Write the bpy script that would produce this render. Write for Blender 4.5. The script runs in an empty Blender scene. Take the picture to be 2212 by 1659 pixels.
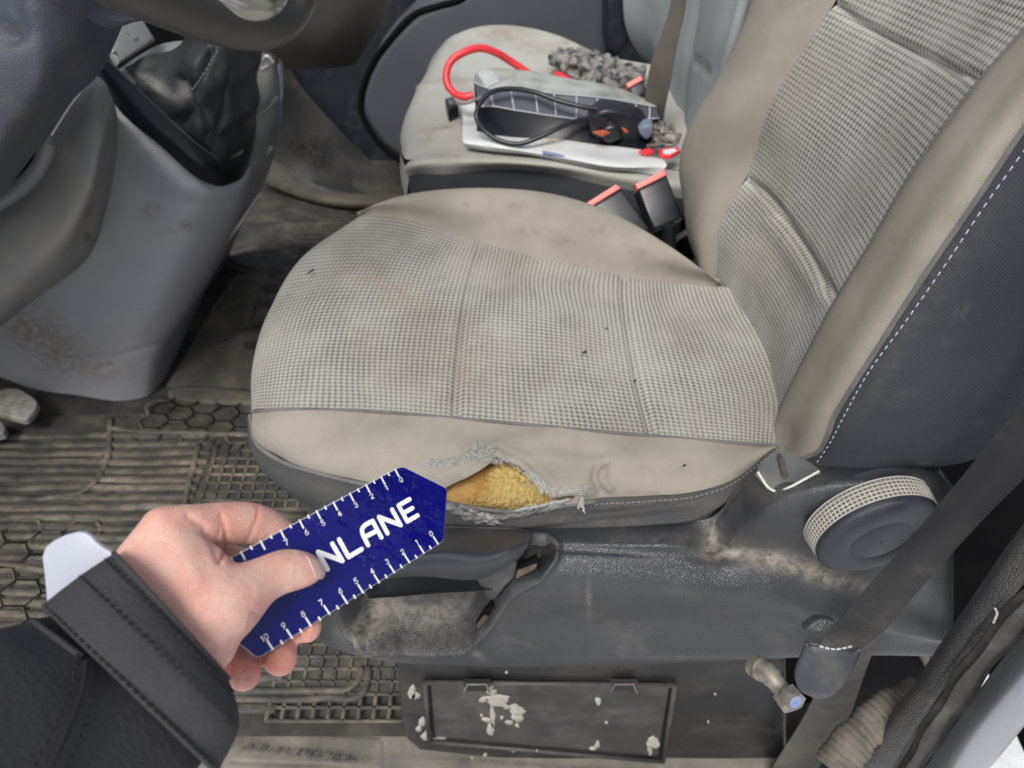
import bpy, bmesh, math, random
import numpy as np
from mathutils import Vector, Matrix
random.seed(7); np.random.seed(7)
SC = bpy.context.scene
# ---------------------------------------------------------------- camera
CAMZ, PITCH, F = 1.04, math.radians(45), 1640.0        # F: focal length in pixels of a 2212 wide frame
cd = bpy.data.cameras.new('camera'); cam = bpy.data.objects.new('camera', cd)
SC.collection.objects.link(cam); SC.camera = cam
cam.location = (0, 0, CAMZ); cam.rotation_euler = (PITCH, 0, 0)
cd.sensor_width = 36; cd.lens = F / 2212 * 36; cd.clip_start = .02; cd.clip_end = 100
cd.dof.use_dof = True; cd.dof.focus_distance = .50; cd.dof.aperture_fstop = 10.5
# ---------------------------------------------------------------- light
w = bpy.data.worlds.new('World'); SC.world = w; w.use_nodes = True
nt = w.node_tree; nt.nodes.clear()
sky = nt.nodes.new('ShaderNodeTexSky'); sky.sky_type = 'NISHITA'; sky.sun_disc = False
SUN_EL, SUN_AZ = math.radians(58), math.radians(200)     # azimuth measured clockwise from +Y
sky.sun_elevation = SUN_EL; sky.sun_rotation = SUN_AZ
sky.air_density = 1.0; sky.dust_density = 4.0; sky.ozone_density = 1.0
hs = nt.nodes.new('ShaderNodeHueSaturation'); hs.inputs['Saturation'].default_value = .45
bg = nt.nodes.new('ShaderNodeBackground'); bg.inputs['Strength'].default_value = .092
wo = nt.nodes.new('ShaderNodeOutputWorld')
nt.links.new(sky.outputs[0], hs.inputs['Color']); nt.links.new(hs.outputs[0], bg.inputs['Color'])
nt.links.new(bg.outputs[0], wo.inputs['Surface'])
sl = bpy.data.lights.new('sun', 'SUN'); sl.energy = 1.5; sl.angle = math.radians(20); sl.color = (1, .965, .92)
sun = bpy.data.objects.new('sun', sl); SC.collection.objects.link(sun)
sd = Vector((math.sin(SUN_AZ) * math.cos(SUN_EL), math.cos(SUN_AZ) * math.cos(SUN_EL), math.sin(SUN_EL)))
sun.rotation_euler = (-sd).to_track_quat('-Z', 'Y').to_euler(); sun.location = sd * 3
vs = SC.view_settings
SC.display_settings.display_device = 'sRGB'
vs.view_transform = 'Standard'; vs.look = 'None'; vs.exposure = .60; vs.gamma = 1; vs.use_curve_mapping = False
SC.cycles.use_denoising = True
SC.cycles.max_bounces = 6
# ---------------------------------------------------------------- projection helpers
C0 = np.array([0, 0, CAMZ]); RT = np.array([1., 0, 0])
UP = np.array([0, math.cos(PITCH), math.sin(PITCH)]); FW = np.array([0, math.sin(PITCH), -math.cos(PITCH)])
def ray(px, py): return RT * ((px - 1106) / F) + UP * ((829.5 - py) / F) + FW
def PD(px, py, d): return C0 + ray(px, py) * d
def PY(px, py, y): r = ray(px, py); return C0 + r * (y / r[1])
def PZ(px, py, z): r = ray(px, py); return C0 + r * ((z - CAMZ) / r[2])
def PX(px, py, x): r = ray(px, py); return C0 + r * (x / r[0])
def plane3(a, b, c):
    n = np.cross(np.array(b) - a, np.array(c) - a); n = n / np.linalg.norm(n)
    if n @ (C0 - a) < 0: n = -n
    return np.array(a, float), n
def PP(px, py, pl, off=0):
    r = ray(px, py); o = pl[0] + pl[1] * off
    return C0 + r * (((o - C0) @ pl[1]) / (r @ pl[1]))
def proj(P):
    P = np.asarray(P) - C0; d = P @ FW
    return 1106 + F * (P @ RT) / d, 829.5 - F * (P @ UP) / d
def ys(l): return [PY(*t) for t in l]
def zs(l): return [PZ(*t) for t in l]
def ext(P, a=0, b=0):
    """carry a curve on beyond the frame by a metres at its start and b metres at its end"""
    P = [np.asarray(p, float) for p in P]
    if a: e = P[0] - P[1]; P = [P[0] + e / np.linalg.norm(e) * a] + P
    if b: e = P[-1] - P[-2]; P = P + [P[-1] + e / np.linalg.norm(e) * b]
    return P
# ---------------------------------------------------------------- materials
def M(name, c, c2=None, ns=18, rough=.6, bump=None, grain=None, dust=None, stain=(.30, .265, .21), pattern=None,
      spec=.5, coat=0, sss=0, metal=0, nrough=.1, detail=6, trans=0, solid=False):
    m = bpy.data.materials.new(name); m.use_nodes = True
    N = m.node_tree.nodes; L = m.node_tree.links; N.clear()
    out = N.new('ShaderNodeOutputMaterial'); b = N.new('ShaderNodeBsdfPrincipled'); L.new(b.outputs[0], out.inputs[0])
    tc = N.new('ShaderNodeTexCoord')
    def noise(s, det=5, r=.6, sc=None):
        n = N.new('ShaderNodeTexNoise'); n.inputs['Scale'].default_value = s; n.inputs['Detail'].default_value = det
        n.inputs['Roughness'].default_value = r
        if sc:
            mp = N.new('ShaderNodeMapping'); mp.inputs['Scale'].default_value = sc
            L.new(tc.outputs['Object'], mp.inputs[0]); L.new(mp.outputs[0], n.inputs[0])
        else: L.new(tc.outputs['Object'], n.inputs[0])
        return n.outputs['Fac']
    def ramp(x, a, bb):
        n = N.new('ShaderNodeMapRange'); n.inputs[1].default_value = a; n.inputs[2].default_value = bb
        n.interpolation_type = 'SMOOTHSTEP'; L.new(x, n.inputs[0]); return n.outputs[0]
    def math_(op, a, bb=None, cl=False):
        n = N.new('ShaderNodeMath'); n.operation = op; n.use_clamp = cl
        for i, v in enumerate((a, bb)):
            if v is None: continue
            if isinstance(v, (int, float)): n.inputs[i].default_value = v
            else: L.new(v, n.inputs[i])
        return n.outputs[0]
    def mix(f, a, bb):
        n = N.new('ShaderNodeMix'); n.data_type = 'RGBA'
        for i, v in ((0, f), (6, a), (7, bb)):
            if isinstance(v, (int, float)): n.inputs[i].default_value = v
            elif isinstance(v, tuple): n.inputs[i].default_value = (*v, 1)
            else: L.new(v, n.inputs[i])
        return n.outputs[2]
    col = c
    if c2: col = mix(ramp(noise(ns, detail), .36, .66), c, c2)
    h = None
    if pattern:
        sx = N.new('ShaderNodeSeparateXYZ'); L.new(tc.outputs['UV'], sx.inputs[0]); u, v = sx.outputs[0], sx.outputs[1]
        if pattern[0] == 'weave':
            p = pattern[1]; k = math.pi / p
            u = math_('ADD', u, math_('MULTIPLY', math_('SUBTRACT', noise(35, 3), .5), .0022)); v = math_('ADD', v, math_('MULTIPLY', math_('SUBTRACT', noise(28, 3), .5), .0022))
            a = math_('SINE', math_('MULTIPLY', math_('ADD', math_('MULTIPLY', u, 1.0), v), k))
            d = math_('SINE', math_('MULTIPLY', math_('SUBTRACT', math_('MULTIPLY', u, 1.0), v), k))
            ab = math_('MULTIPLY', a, d)
            dots = ramp(ab, .30, .75)
            lines = ramp(math_('ABSOLUTE', a), .42, .10)
            dark = math_('MAXIMUM', dots, math_('MAXIMUM', math_('MULTIPLY', lines, .80), math_('MULTIPLY', ramp(math_('ABSOLUTE', d), .40, .10), .45)))
            dark = math_('MULTIPLY', dark, math_('ADD', .62, math_('MULTIPLY', ramp(noise(14, 5), .3, .7), .38)))
            col = mix(math_('MULTIPLY', dark, .95), col, pattern[2])
            h = math_('SUBTRACT', 1.0, dark)
        if pattern[0] == 'rib':
            p = pattern[1]; a = math_('SINE', math_('MULTIPLY', u if pattern[2] == 'u' else v, 2 * math.pi / p))
            col = mix(ramp(a, .2, 1), col, pattern[3]); h = a
    if dust:
        dm = ramp(noise(dust[2], 8, .68, dust[3] if len(dust) > 3 else None), .5 - dust[1] * .28, .78 - dust[1] * .25)
        col = mix(math_('MULTIPLY', dm, min(1, .45 + dust[1] * .5)), col, dust[0])
    at = N.new('ShaderNodeAttribute'); at.attribute_name = 'stain'  # mask carries stains, and on gaiter, toe board and seat side painted shading
    sn = ramp(noise(95, 10, .8), .38, .60)
    sm = math_('MULTIPLY', at.outputs['Fac'], math_('ADD', math_('MULTIPLY', sn, .3 if solid else .85), .75 if solid else .15), True)
    col = mix(sm, col, stain)
    if isinstance(col, tuple): b.inputs['Base Color'].default_value = (*col, 1)
    else: L.new(col, b.inputs['Base Color'])
    rr = math_('ADD', math_('MULTIPLY', math_('SUBTRACT', noise(ns * 2.3, 6), .5), nrough * 3), rough)
    rr = math_('ADD', rr, math_('MULTIPLY', sm, .3), True)
    L.new(rr, b.inputs['Roughness'])
    b.inputs['Specular IOR Level'].default_value = spec; b.inputs['Coat Weight'].default_value = coat
    b.inputs['Coat Roughness'].default_value = .06; b.inputs['Metallic'].default_value = metal
    b.inputs['Transmission Weight'].default_value = trans
    if sss:
        b.inputs['Subsurface Weight'].default_value = sss; b.inputs['Subsurface Radius'].default_value = (1, .35, .2)
        b.inputs['Subsurface Scale'].default_value = .004
    nrm = None
    def bumpn(x, s, dist, nrm):
        n = N.new('ShaderNodeBump'); n.inputs['Strength'].default_value = s; n.inputs['Distance'].default_value = dist
        L.new(x, n.inputs['Height'])
        if nrm is not None: L.new(nrm, n.inputs['Normal'])
        return n.outputs[0]
    if h is not None: nrm = bumpn(h, .6 if pattern[0] == 'weave' else .22, .0008, nrm)
    if bump: nrm = bumpn(noise(bump[0], 6, .6), bump[1], bump[2], nrm)
    if grain:
        vo = N.new('ShaderNodeTexVoronoi'); vo.feature = 'DISTANCE_TO_EDGE'; vo.inputs['Scale'].default_value = grain[0]
        L.new(tc.outputs['Object'], vo.inputs[0])
        nrm = bumpn(ramp(vo.outputs['Distance'], 0, .3), grain[1], .0006, nrm)
    if nrm is not None: L.new(nrm, b.inputs['Normal'])
    return m
DUST = (.26, .225, .175)
m_insert = M('patterned_seat_cloth', (.46, .452, .415), (.375, .36, .322), 9, .85, pattern=('weave', .0054, (.040, .046, .058)), bump=(300, .2, .0006), stain=(.30, .24, .16), spec=.2)
m_beige = M('dusty_beige_cloth', (.315, .296, .252), (.255, .238, .202), 18, .9, pattern=('rib', .0013, 'v', (.325, .30, .255)), bump=(500, .2, .0004), dust=((.23, .205, .17), .0, 30), stain=(.13, .11, .085), spec=.15)
m_side = M('charcoal_side_cloth', (.040, .044, .053), (.055, .058, .066), 8, .85, pattern=('rib', .0022, 'u', (.030, .034, .042)), bump=(400, .25, .0005), stain=(.145, .135, .122), spec=.25)
m_side2 = M('dusty_grey_side_cloth', (.060, .063, .068), (.085, .084, .080), 14, .85, pattern=('rib', .0022, 'u', (.045, .048, .053)), bump=(400, .25, .0005), stain=(.17, .16, .14), spec=.2)
m_pipe = M('grey_piping_cloth', (.12, .12, .12), (.17, .16, .15), 40, .85)
m_thread = M('pale_thread', (.62, .63, .64), (.45, .44, .42), 80, .8)
m_fray = M('frayed_grey_thread', (.58, .58, .55), (.36, .37, .37), 300, .9)
m_foam = M('yellow_seat_foam', (.95, .76, .33), (.84, .60, .20), 420, .95, bump=(900, 1, .004), stain=(.70, .40, .13), solid=True, spec=.1, detail=8)
m_plast = M('grained_charcoal_plastic', (.034, .037, .044), (.043, .046, .051), 10, .36, spec=.6, grain=(520, .42), bump=(8, .1, .01), dust=((.12, .112, .10), .12, 14), stain=(.29, .265, .225))
m_plast2 = M('smooth_charcoal_plastic', (.030, .033, .042), (.040, .043, .050), 12, .38, grain=(900, .25), dust=((.10, .10, .10), .06, 30), stain=(.30, .27, .22))
m_knob = M('navy_black_plastic', (.022, .026, .036), (.030, .033, .042), 12, .42, grain=(700, .3), stain=(.2, .2, .19))
m_grid = M('off_white_knurl', (.46, .45, .41), (.38, .365, .32), 60, .7)
m_gridhole = M('knurl_recess', (.11, .11, .10), (.16, .15, .13), 60, .8)
m_base = M('black_painted_box', (.012, .013, .016), (.020, .020, .022), 9, .45, bump=(40, .15, .003), dust=((.085, .082, .075), .18, 13), stain=(.2, .18, .15))
m_splat = M('dried_white_splash', (.46, .44, .40), (.36, .34, .30), 60, .9)
m_panel = M('dusty_panel_plastic', (.038, .038, .039), (.062, .060, .056), 16, .5, bump=(60, .15, .002), dust=((.13, .125, .112), .25, 18), stain=(.26, .24, .21))
m_black = M('unlit_black_trim', (.004, .004, .005), (.008, .008, .009), 7, .9, spec=.1)  # near-black puts shade into the cab lining, gaps and openings by colour
m_blackgloss = M('gloss_black_plastic', (.006, .007, .012), None, 7, .34, spec=.35, stain=(.06, .06, .06))
m_console = M('grey_console_plastic', (.33, .335, .375), (.36, .365, .385), 7, .5, grain=(700, .15), dust=((.44, .44, .45), .12, 15, (1, 2.5, 2)), stain=(.20, .18, .145))
m_dash = M('grey_dash_plastic', (.175, .178, .188), (.215, .21, .198), 9, .5, grain=(700, .2), dust=((.26, .25, .225), .12, 8), stain=(.15, .135, .11))
m_colm = M('dark_column_vinyl', (.050, .060, .084), (.060, .066, .082), 9, .5, grain=(420, .45), dust=((.13, .115, .095), .10, 24, (1, 1, 3)), stain=(.11, .095, .075))
m_wheel = M('worn_wheel_leather', (.050, .050, .050), (.068, .066, .063), 20, .36, grain=(900, .15))
m_wheelg = M('silver_wheel_trim', (.55, .55, .53), None, 20, .22, metal=.9)  # metal of the strip that stands for the rim highlight
m_leather = M('black_gaiter_leather', (.020, .022, .026), (.030, .032, .036), 30, .52, bump=(45, .35, .006), stain=(.24, .23, .20))  # last colour paints the gaiter's glossy reflection
m_silver = M('satin_silver_plastic', (.30, .31, .31), (.25, .25, .24), 20, .35, metal=.3)
m_plate = M('pale_grey_plastic', (.22, .235, .23), (.19, .2, .195), 25, .4)
m_door = M('slate_door_plastic', (.080, .088, .108), (.092, .10, .118), 3, .55, grain=(500, .15))
m_doord = M('dark_door_trim', (.016, .019, .028), (.024, .027, .036), 6, .5, dust=((.10, .1, .1), .02, 40))
m_pseat = M('light_grey_cloth', (.42, .425, .40), (.36, .35, .315), 6, .9, bump=(300, .2, .0006), dust=((.22, .18, .12), .03, 9), stain=(.17, .125, .07), spec=.15)
m_pback = M('cool_grey_cloth', (.37, .41, .42), (.33, .36, .37), 6, .9, bump=(200, .3, .001), stain=(.2, .2, .19), spec=.15)
m_web = M('grey_webbing', (.036, .037, .040), (.044, .044, .045), 30, .75, pattern=('rib', .0018, 'v', (.05, .05, .052)), dust=((.10, .095, .085), .05, 40), stain=(.20, .18, .15), spec=.2)
m_webb = M('brownish_webbing', (.115, .105, .09), (.14, .128, .11), 12, .85, stain=(.2, .2, .2))
m_rib = M('dusty_rubber_relief', (.070, .067, .061), (.040, .039, .037), 26, .7, bump=(200, .5, .002), dust=((.23, .21, .17), .30, 19, (1, 2.0, 1)), stain=(.27, .24, .19))
m_mat = M('dirty_rubber', (.030, .030, .029), (.055, .053, .048), 12, .65, bump=(60, .3, .003), dust=((.17, .155, .125), .26, 17, (1, 1.8, 1)), stain=(.25, .225, .185))
m_floor = M('muddy_floor_vinyl', (.070, .067, .060), (.11, .103, .09), 9, .65, bump=(30, .3, .004), dust=((.21, .188, .15), .34, 13), stain=(.03, .028, .027))
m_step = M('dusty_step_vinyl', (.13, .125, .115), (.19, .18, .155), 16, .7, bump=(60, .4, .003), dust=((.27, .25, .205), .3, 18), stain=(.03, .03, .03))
m_buck = M('buckle_black', (.012, .014, .020), (.02, .022, .028), 20, .35, stain=(.1, .11, .12))
m_red = M('faded_red_plastic', (.80, .27, .25), (.74, .22, .20), 40, .5)
m_redw = M('red_rubber', (.78, .045, .06), None, 40, .38)
m_paper = M('off_white_paper', (.66, .68, .66), (.58, .60, .60), 10, .5, stain=(.42, .35, .2))
m_film = M('pale_dusty_top', (.44, .47, .43), (.28, .30, .27), 26, .45, bump=(70, .4, .003), stain=(.05, .055, .065))  # lid top much paler than the sides of the case
m_case = M('slate_case_plastic', (.055, .062, .085), (.072, .078, .10), 15, .4)
m_camo = M('crinkled_grey_cloth', (.30, .29, .275), (.018, .02, .022), 60, .7, bump=(60, .8, .01), detail=3)
m_seam = M('pale_seam_line', (.42, .45, .48), None, 20, .5)
m_tag = M('white_tag', (.75, .73, .72), None, 20, .5)
m_metal = M('worn_metal', (.30, .285, .25), (.15, .14, .12), 90, .5, metal=.35, bump=(120, .3, .001))
m_worn = M('worn_pedal_metal', (.40, .385, .36), (.24, .23, .21), 60, .6, metal=.2, bump=(80, .5, .003))
m_brass = M('rusty_brown', (.10, .07, .035), (.14, .10, .05), 30, .6)
m_bluep = M('blue_paint', (.12, .2, .48), (.3, .32, .35), 200, .6)
m_skin = M('skin', (.80, .51, .43), (.74, .40, .33), 45, .52, bump=(260, .45, .0012), grain=(1100, .35), stain=(.72, .27, .21), sss=.12, spec=.4, nrough=.03)
m_nail = M('fingernail', (.80, .52, .45), None, 22, .28, sss=.2, spec=.5)
m_crease = M('skin_crease', (.5, .2, .15), None, 22, .6, sss=.2)
m_sleeve = M('charcoal_jacket_cloth', (.046, .046, .052), (.060, .060, .066), 14, .8, bump=(380, .5, .0014), spec=.25)
m_stitch = M('dark_stitch', (.014, .014, .016), None, 14, .9)
m_tab = M('milky_plastic_tab', (.43, .46, .54), (.46, .47, .55), 30, .3, sss=.2)
m_card = M('navy_gloss_print', (.004, .005, .145), (.005, .006, .13), 20, .09, coat=0, bump=(14, .22, .012), nrough=.01)
m_print = M('white_print', (.86, .86, .88), None, 20, .25, coat=.3)
m_edge = M('clear_card_edge', (.55, .58, .62), None, 20, .2)
m_scr = M('faint_scratch', (.12, .13, .38), None, 20, .3)
m_seal = M('dirty_rubber_seal', (.040, .039, .037), (.075, .070, .062), 20, .75, bump=(90, .4, .002), dust=((.16, .15, .13), .15, 30))
m_pillar = M('grained_pillar_trim', (.058, .058, .060), (.075, .074, .072), 14, .5, grain=(380, .9), dust=((.17, .16, .14), .15, 30))
m_body = M('grey_body_paint', (.21, .225, .245), (.26, .275, .29), 6, .32, metal=.3)
m_snow = M('packed_snow', (.78, .80, .82), (.66, .68, .70), 5, .7, bump=(12, .5, .03), stain=(.4, .33, .25))
m_rag = M('dirty_ribbed_hose', (.17, .155, .13), (.10, .093, .08), 40, .85, bump=(120, .5, .003))
m_chip = M('dark_debris', (.03, .028, .025), None, 20, .8)
# ---------------------------------------------------------------- object builders
ORG = {}
def tag(o, label=None, cat=None, group=None, kind=None):
    if label: o['label'] = label
    if cat: o['category'] = cat
    if group: o['group'] = group
    if kind: o['kind'] = kind
    return o
def empty(name, loc, label, cat, group=None):
    o = bpy.data.objects.new(name, None); SC.collection.objects.link(o); o.location = Vector(loc)
    ORG[o.name] = np.array(loc, float); return tag(o, label, cat, group)
def build(name, V, Fc, mat, parent=None, smooth=True, ang=None, uv=None, stain=None):
    V = np.asarray(V, float)
    if parent is None: org = np.array([V[:, 0].mean(), V[:, 1].mean(), V[:, 2].min()])
    else: org = ORG[parent.name]
    me = bpy.data.meshes.new(name); me.from_pydata((V - org).tolist(), [], Fc); me.update()
    if mat: me.materials.append(mat)
    if smooth: me.polygons.foreach_set('use_smooth', [True] * len(me.polygons))
    if ang: me.set_sharp_from_angle(angle=math.radians(ang))
    if uv is not None:
        ul = me.uv_layers.new(name='UVMap'); idx = np.zeros(len(me.loops), int); me.loops.foreach_get('vertex_index', idx)
        ul.data.foreach_set('uv', np.asarray(uv)[idx].astype(np.float32).ravel())
    if stain is not None:
        a = me.attributes.new('stain', 'FLOAT', 'POINT'); a.data.foreach_set('value', np.asarray(stain, np.float32))
    o = bpy.data.objects.new(name, me); SC.collection.objects.link(o)
    if parent is None: o.location = Vector(org)
    else: o.parent = parent
    ORG[o.name] = org
    return o
def crm(P, n, sharp=False):
    """resample rows of control points (k,...,3) to n along axis 0"""
    P = np.asarray(P, float); k = len(P)
    if k == 2 or sharp:
        t = np.linspace(0, k - 1, n); i = np.minimum(t.astype(int), k - 2); f = (t - i).reshape((-1,) + (1,) * (P.ndim - 1))
        return P[i] * (1 - f) + P[i + 1] * f
    # arc-length aware parameter so samples are even
    d = np.linalg.norm(np.diff(P, axis=0).reshape(k - 1, -1), axis=1); s = np.concatenate([[0], np.cumsum(d)])
    ts = np.linspace(0, s[-1], n); i = np.clip(np.searchsorted(s, ts, side='right') - 1, 0, k - 2)
    f = ((ts - s[i]) / np.maximum(d[i], 1e-9)).reshape((-1,) + (1,) * (P.ndim - 1))
    E = np.concatenate([[2 * P[0] - P[1]], P, [2 * P[-1] - P[-2]]])
    dd = np.concatenate([[d[0]], d, [d[-1]]])
    h = d[i].reshape(f.shape); hm = dd[i].reshape(f.shape); hp = dd[i + 2].reshape(f.shape)
    p0, p1, p2, p3 = E[i], E[i + 1], E[i + 2], E[i + 3]
    m1 = h * ((p1 - p0) / hm * h + (p2 - p1) / h * hm) / (hm + h)
    m2 = h * ((p2 - p1) / h * hp + (p3 - p2) / hp * h) / (h + hp)
    f2, f3 = f * f, f * f * f
    return (2 * f3 - 3 * f2 + 1) * p1 + (f3 - 2 * f2 + f) * m1 + (-2 * f3 + 3 * f2) * p2 + (f3 - f2) * m2
def normals(G):
    du = np.gradient(G, axis=1); dv = np.gradient(G, axis=0)
    n = np.cross(du, dv); n /= np.maximum(np.linalg.norm(n, axis=2, keepdims=True), 1e-12)
    s = np.sign(((C0 - G) * n).sum(2).mean()); return n * (s if s else 1)
def seg_d(px, py, poly, closed=False):
    d = np.full(px.shape, 1e9); n = len(poly)
    for i in range(n if closed else n - 1):
        a, b = np.array(poly[i][:2], float), np.array(poly[(i + 1) % n][:2], float); e = b - a
        t = np.clip(((px - a[0]) * e[0] + (py - a[1]) * e[1]) / max(e @ e, 1e-9), 0, 1)
        d = np.minimum(d, np.hypot(px - a[0] - t * e[0], py - a[1] - t * e[1]))
    return d
def inside(px, py, poly):
    r = np.zeros(px.shape, bool); n = len(poly)
    for i in range(n):
        x0, y0 = poly[i][:2]; x1, y1 = poly[(i + 1) % n][:2]
        if y0 == y1: continue
        r ^= ((y0 > py) != (y1 > py)) & (px < (x1 - x0) * (py - y0) / (y1 - y0) + x0)
    return r
def spots(px, py, L):
    s = np.zeros(px.shape)
    for (x, y, rx, ry, k, *a) in L:
        t = math.radians(a[0]) if a else 0; dx, dy = px - x, py - y
        X, Y = dx * math.cos(t) + dy * math.sin(t), -dx * math.sin(t) + dy * math.cos(t)
        s += k * np.exp(-((X / rx) ** 2 + (Y / ry) ** 2))
    return np.clip(s, 0, 1)
def net(name, rows, mat, parent=None, res=.006, nu=None, nv=None, disp=None, st=None, hole=None, back=None, sharpv=False, post=None):
    n = max(len(r) for r in rows)
    rows = [np.array(r) if len(r) == n else crm(np.array(r), n) for r in rows]
    R = np.array(rows)
    L1 = np.linalg.norm(np.diff(R, axis=1), axis=2).sum(1).max(); L2 = np.linalg.norm(np.diff(R, axis=0), axis=2).sum(0).max()
    nu = nu or int(min(420, max(8, L1 / res))); nv = nv or int(min(420, max(6, L2 / res)))
    G = crm(R, nv, sharpv); G = crm(G.transpose(1, 0, 2), nu).transpose(1, 0, 2)
    U = np.concatenate([[0], np.cumsum(np.linalg.norm(np.diff(G, axis=1), axis=2).mean(0))])[None].repeat(nv, 0)
    W = np.concatenate([[0], np.cumsum(np.linalg.norm(np.diff(G, axis=0), axis=2).mean(1))])[:, None].repeat(nu, 1)
    px, py = proj(G); N = normals(G)
    if disp is not None: G = G + N * disp(px, py, U, W)[..., None]
    if post is not None: G = post(G, px, py, N)
    global LASTG; LASTG = G.copy()
    stv = spots(px, py, st) if st else None
    idx = np.arange(nu * nv).reshape(nv, nu)
    Fa = np.stack([idx[:-1, :-1], idx[:-1, 1:], idx[1:, 1:], idx[1:, :-1]], -1).reshape(-1, 4)
    if hole is not None:
        # snap the vertices nearest to the outline onto it, then drop the faces inside
        c = np.stack([px, py], -1); q = crm(np.array(hole + [hole[0]], float), 260, True)
        cell = np.median(np.hypot(np.diff(px, axis=1)[:nv - 1], np.diff(py, axis=1)[:nv - 1]))
        ins = inside(px, py, hole)
        keep = ~(ins.ravel()[Fa].all(1))
        d = seg_d(px, py, hole, True); used = np.zeros(nu * nv, bool); used[np.unique(Fa[keep])] = True
        mv = used.reshape(nv, nu) & ins
        for i, j in zip(*np.nonzero(mv)):
            k = np.argmin(np.hypot(q[:, 0] - px[i, j], q[:, 1] - py[i, j])); t = C0 + 0
            dep = (G[i, j] - C0) @ FW; G[i, j] = PD(q[k, 0], q[k, 1], dep)
        Fa = Fa[keep]
    V = G.reshape(-1, 3); uv = np.stack([U.ravel(), W.ravel()], 1)
    # face orientation toward the camera
    f0 = Fa[len(Fa) // 2]; nn = np.cross(V[f0[1]] - V[f0[0]], V[f0[2]] - V[f0[0]])
    if nn @ (C0 - V[f0[0]]) < 0: Fa = Fa[:, ::-1]
    Fl = Fa.tolist()
    if back:  # give the sheet a thickness, rim included
        Nf = normals(G).reshape(-1, 3); V2 = V - Nf * back; k = len(V)
        rim = [idx[0, i] for i in range(nu)] + [idx[j, -1] for j in range(1, nv)] + [idx[-1, i] for i in range(nu - 2, -1, -1)] + [idx[j, 0] for j in range(nv - 2, 0, -1)]
        V = np.concatenate([V, V2]); Fl = Fl + [[a + k for a in f[::-1]] for f in Fl]
        Fl += [[rim[i], rim[(i + 1) % len(rim)], rim[(i + 1) % len(rim)] + k, rim[i] + k] for i in range(len(rim))]
        uv = np.concatenate([uv, uv]); stv = np.concatenate([stv.ravel()] * 2) if stv is not None else None
    return build(name, V, Fl, mat, parent, uv=uv, stain=stv.ravel() if stv is not None else None, ang=60 if back else None)
def tube_geo(P, r, n=10, flat=1.0, up=None, caps=True, round_caps=0):
    P = np.asarray(P, float); k = len(P); r = np.broadcast_to(np.asarray(r, float), (k,)) if np.ndim(r) < 1 or len(np.atleast_1d(r)) != k else np.asarray(r, float)
    T = np.gradient(P, axis=0); T /= np.maximum(np.linalg.norm(T, axis=1, keepdims=True), 1e-12)
    u = np.array(up, float) if up is not None else (np.array([0, 0, 1.]) if abs(T[0][2]) < .9 else np.array([1., 0, 0]))
    V = []
    for i in range(k):
        u = u - T[i] * (u @ T[i]); u /= max(np.linalg.norm(u), 1e-9); v = np.cross(T[i], u)
        for j in range(n):
            a = 2 * math.pi * j / n; V.append(P[i] + r[i] * (math.cos(a) * v + math.sin(a) * u * flat))
    Fc = [[i * n + j, i * n + (j + 1) % n, (i + 1) * n + (j + 1) % n, (i + 1) * n + j] for i in range(k - 1) for j in range(n)]
    if caps: Fc += [list(range(n))[::-1], [(k - 1) * n + j for j in range(n)]]
    return V, Fc
class MB:
    def __init__(s): s.V = []; s.F = []
    def add(s, V, Fc):
        k = len(s.V); s.V += [tuple(v) for v in V]; s.F += [[i + k for i in f] for f in Fc]; return s
    def tube(s, P, r, n=8, **k): return s.add(*tube_geo(P, r, n, **k))
    def build(s, name, mat, parent=None, **k): return build(name, s.V, s.F, mat, parent, **k)
def tube(name, P, r, mat, parent=None, n=12, m=None, **k):
    if m: P = crm(np.array(P), m)
    V, Fc = tube_geo(P, r, n, **k); return build(name, V, Fc, mat, parent, ang=50)
def chaikin(P, k):
    P = np.array(P, float)
    for _ in range(k):
        Q = np.roll(P, -1, 0); P = np.stack([P * .78 + Q * .22, P * .22 + Q * .78], 1).reshape(-1, 3)
    return P
def plate(name, P, mat, parent=None, th=.01, bev=.002, rnd=0, nrm=None, seg=3, st=None):
    """a slab whose outline P (3D points) is its front face; it reaches th backwards, away from the camera"""
    P = np.array(P, float)
    if rnd: P = chaikin(P, rnd)
    if nrm is None:
        c = P.mean(0); nrm = np.zeros(3)
        for i in range(len(P)): nrm += np.cross(P[i] - c, P[(i + 1) % len(P)] - c)
        nrm /= np.linalg.norm(nrm)
        if nrm @ (C0 - c) < 0: nrm = -nrm
    bm = bmesh.new(); vs_ = [bm.verts.new(p) for p in P]; f = bm.faces.new(vs_)
    r = bmesh.ops.extrude_face_region(bm, geom=[f]); top = [g for g in r['geom'] if isinstance(g, bmesh.types.BMFace)]
    tv = [g for g in r['geom'] if isinstance(g, bmesh.types.BMVert)]
    for v in vs_: v.co -= Vector(nrm * th)
    bmesh.ops.recalc_face_normals(bm, faces=bm.faces)
    if bev:
        es = set(e for t in top for e in t.edges)
        bmesh.ops.bevel(bm, geom=list(es), offset=bev, segments=seg, affect='EDGES', profile=.5, clamp_overlap=True)
    bmesh.ops.recalc_face_normals(bm, faces=bm.faces)
    bm.verts.index_update(); V = [tuple(v.co) for v in bm.verts]; Fc = [[v.index for v in f.verts] for f in bm.faces]; bm.free()
    sv = None
    if st: px, py = proj(np.array(V)); sv = spots(px, py, st)
    return build(name, V, Fc, mat, parent, ang=40, stain=sv)
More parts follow.
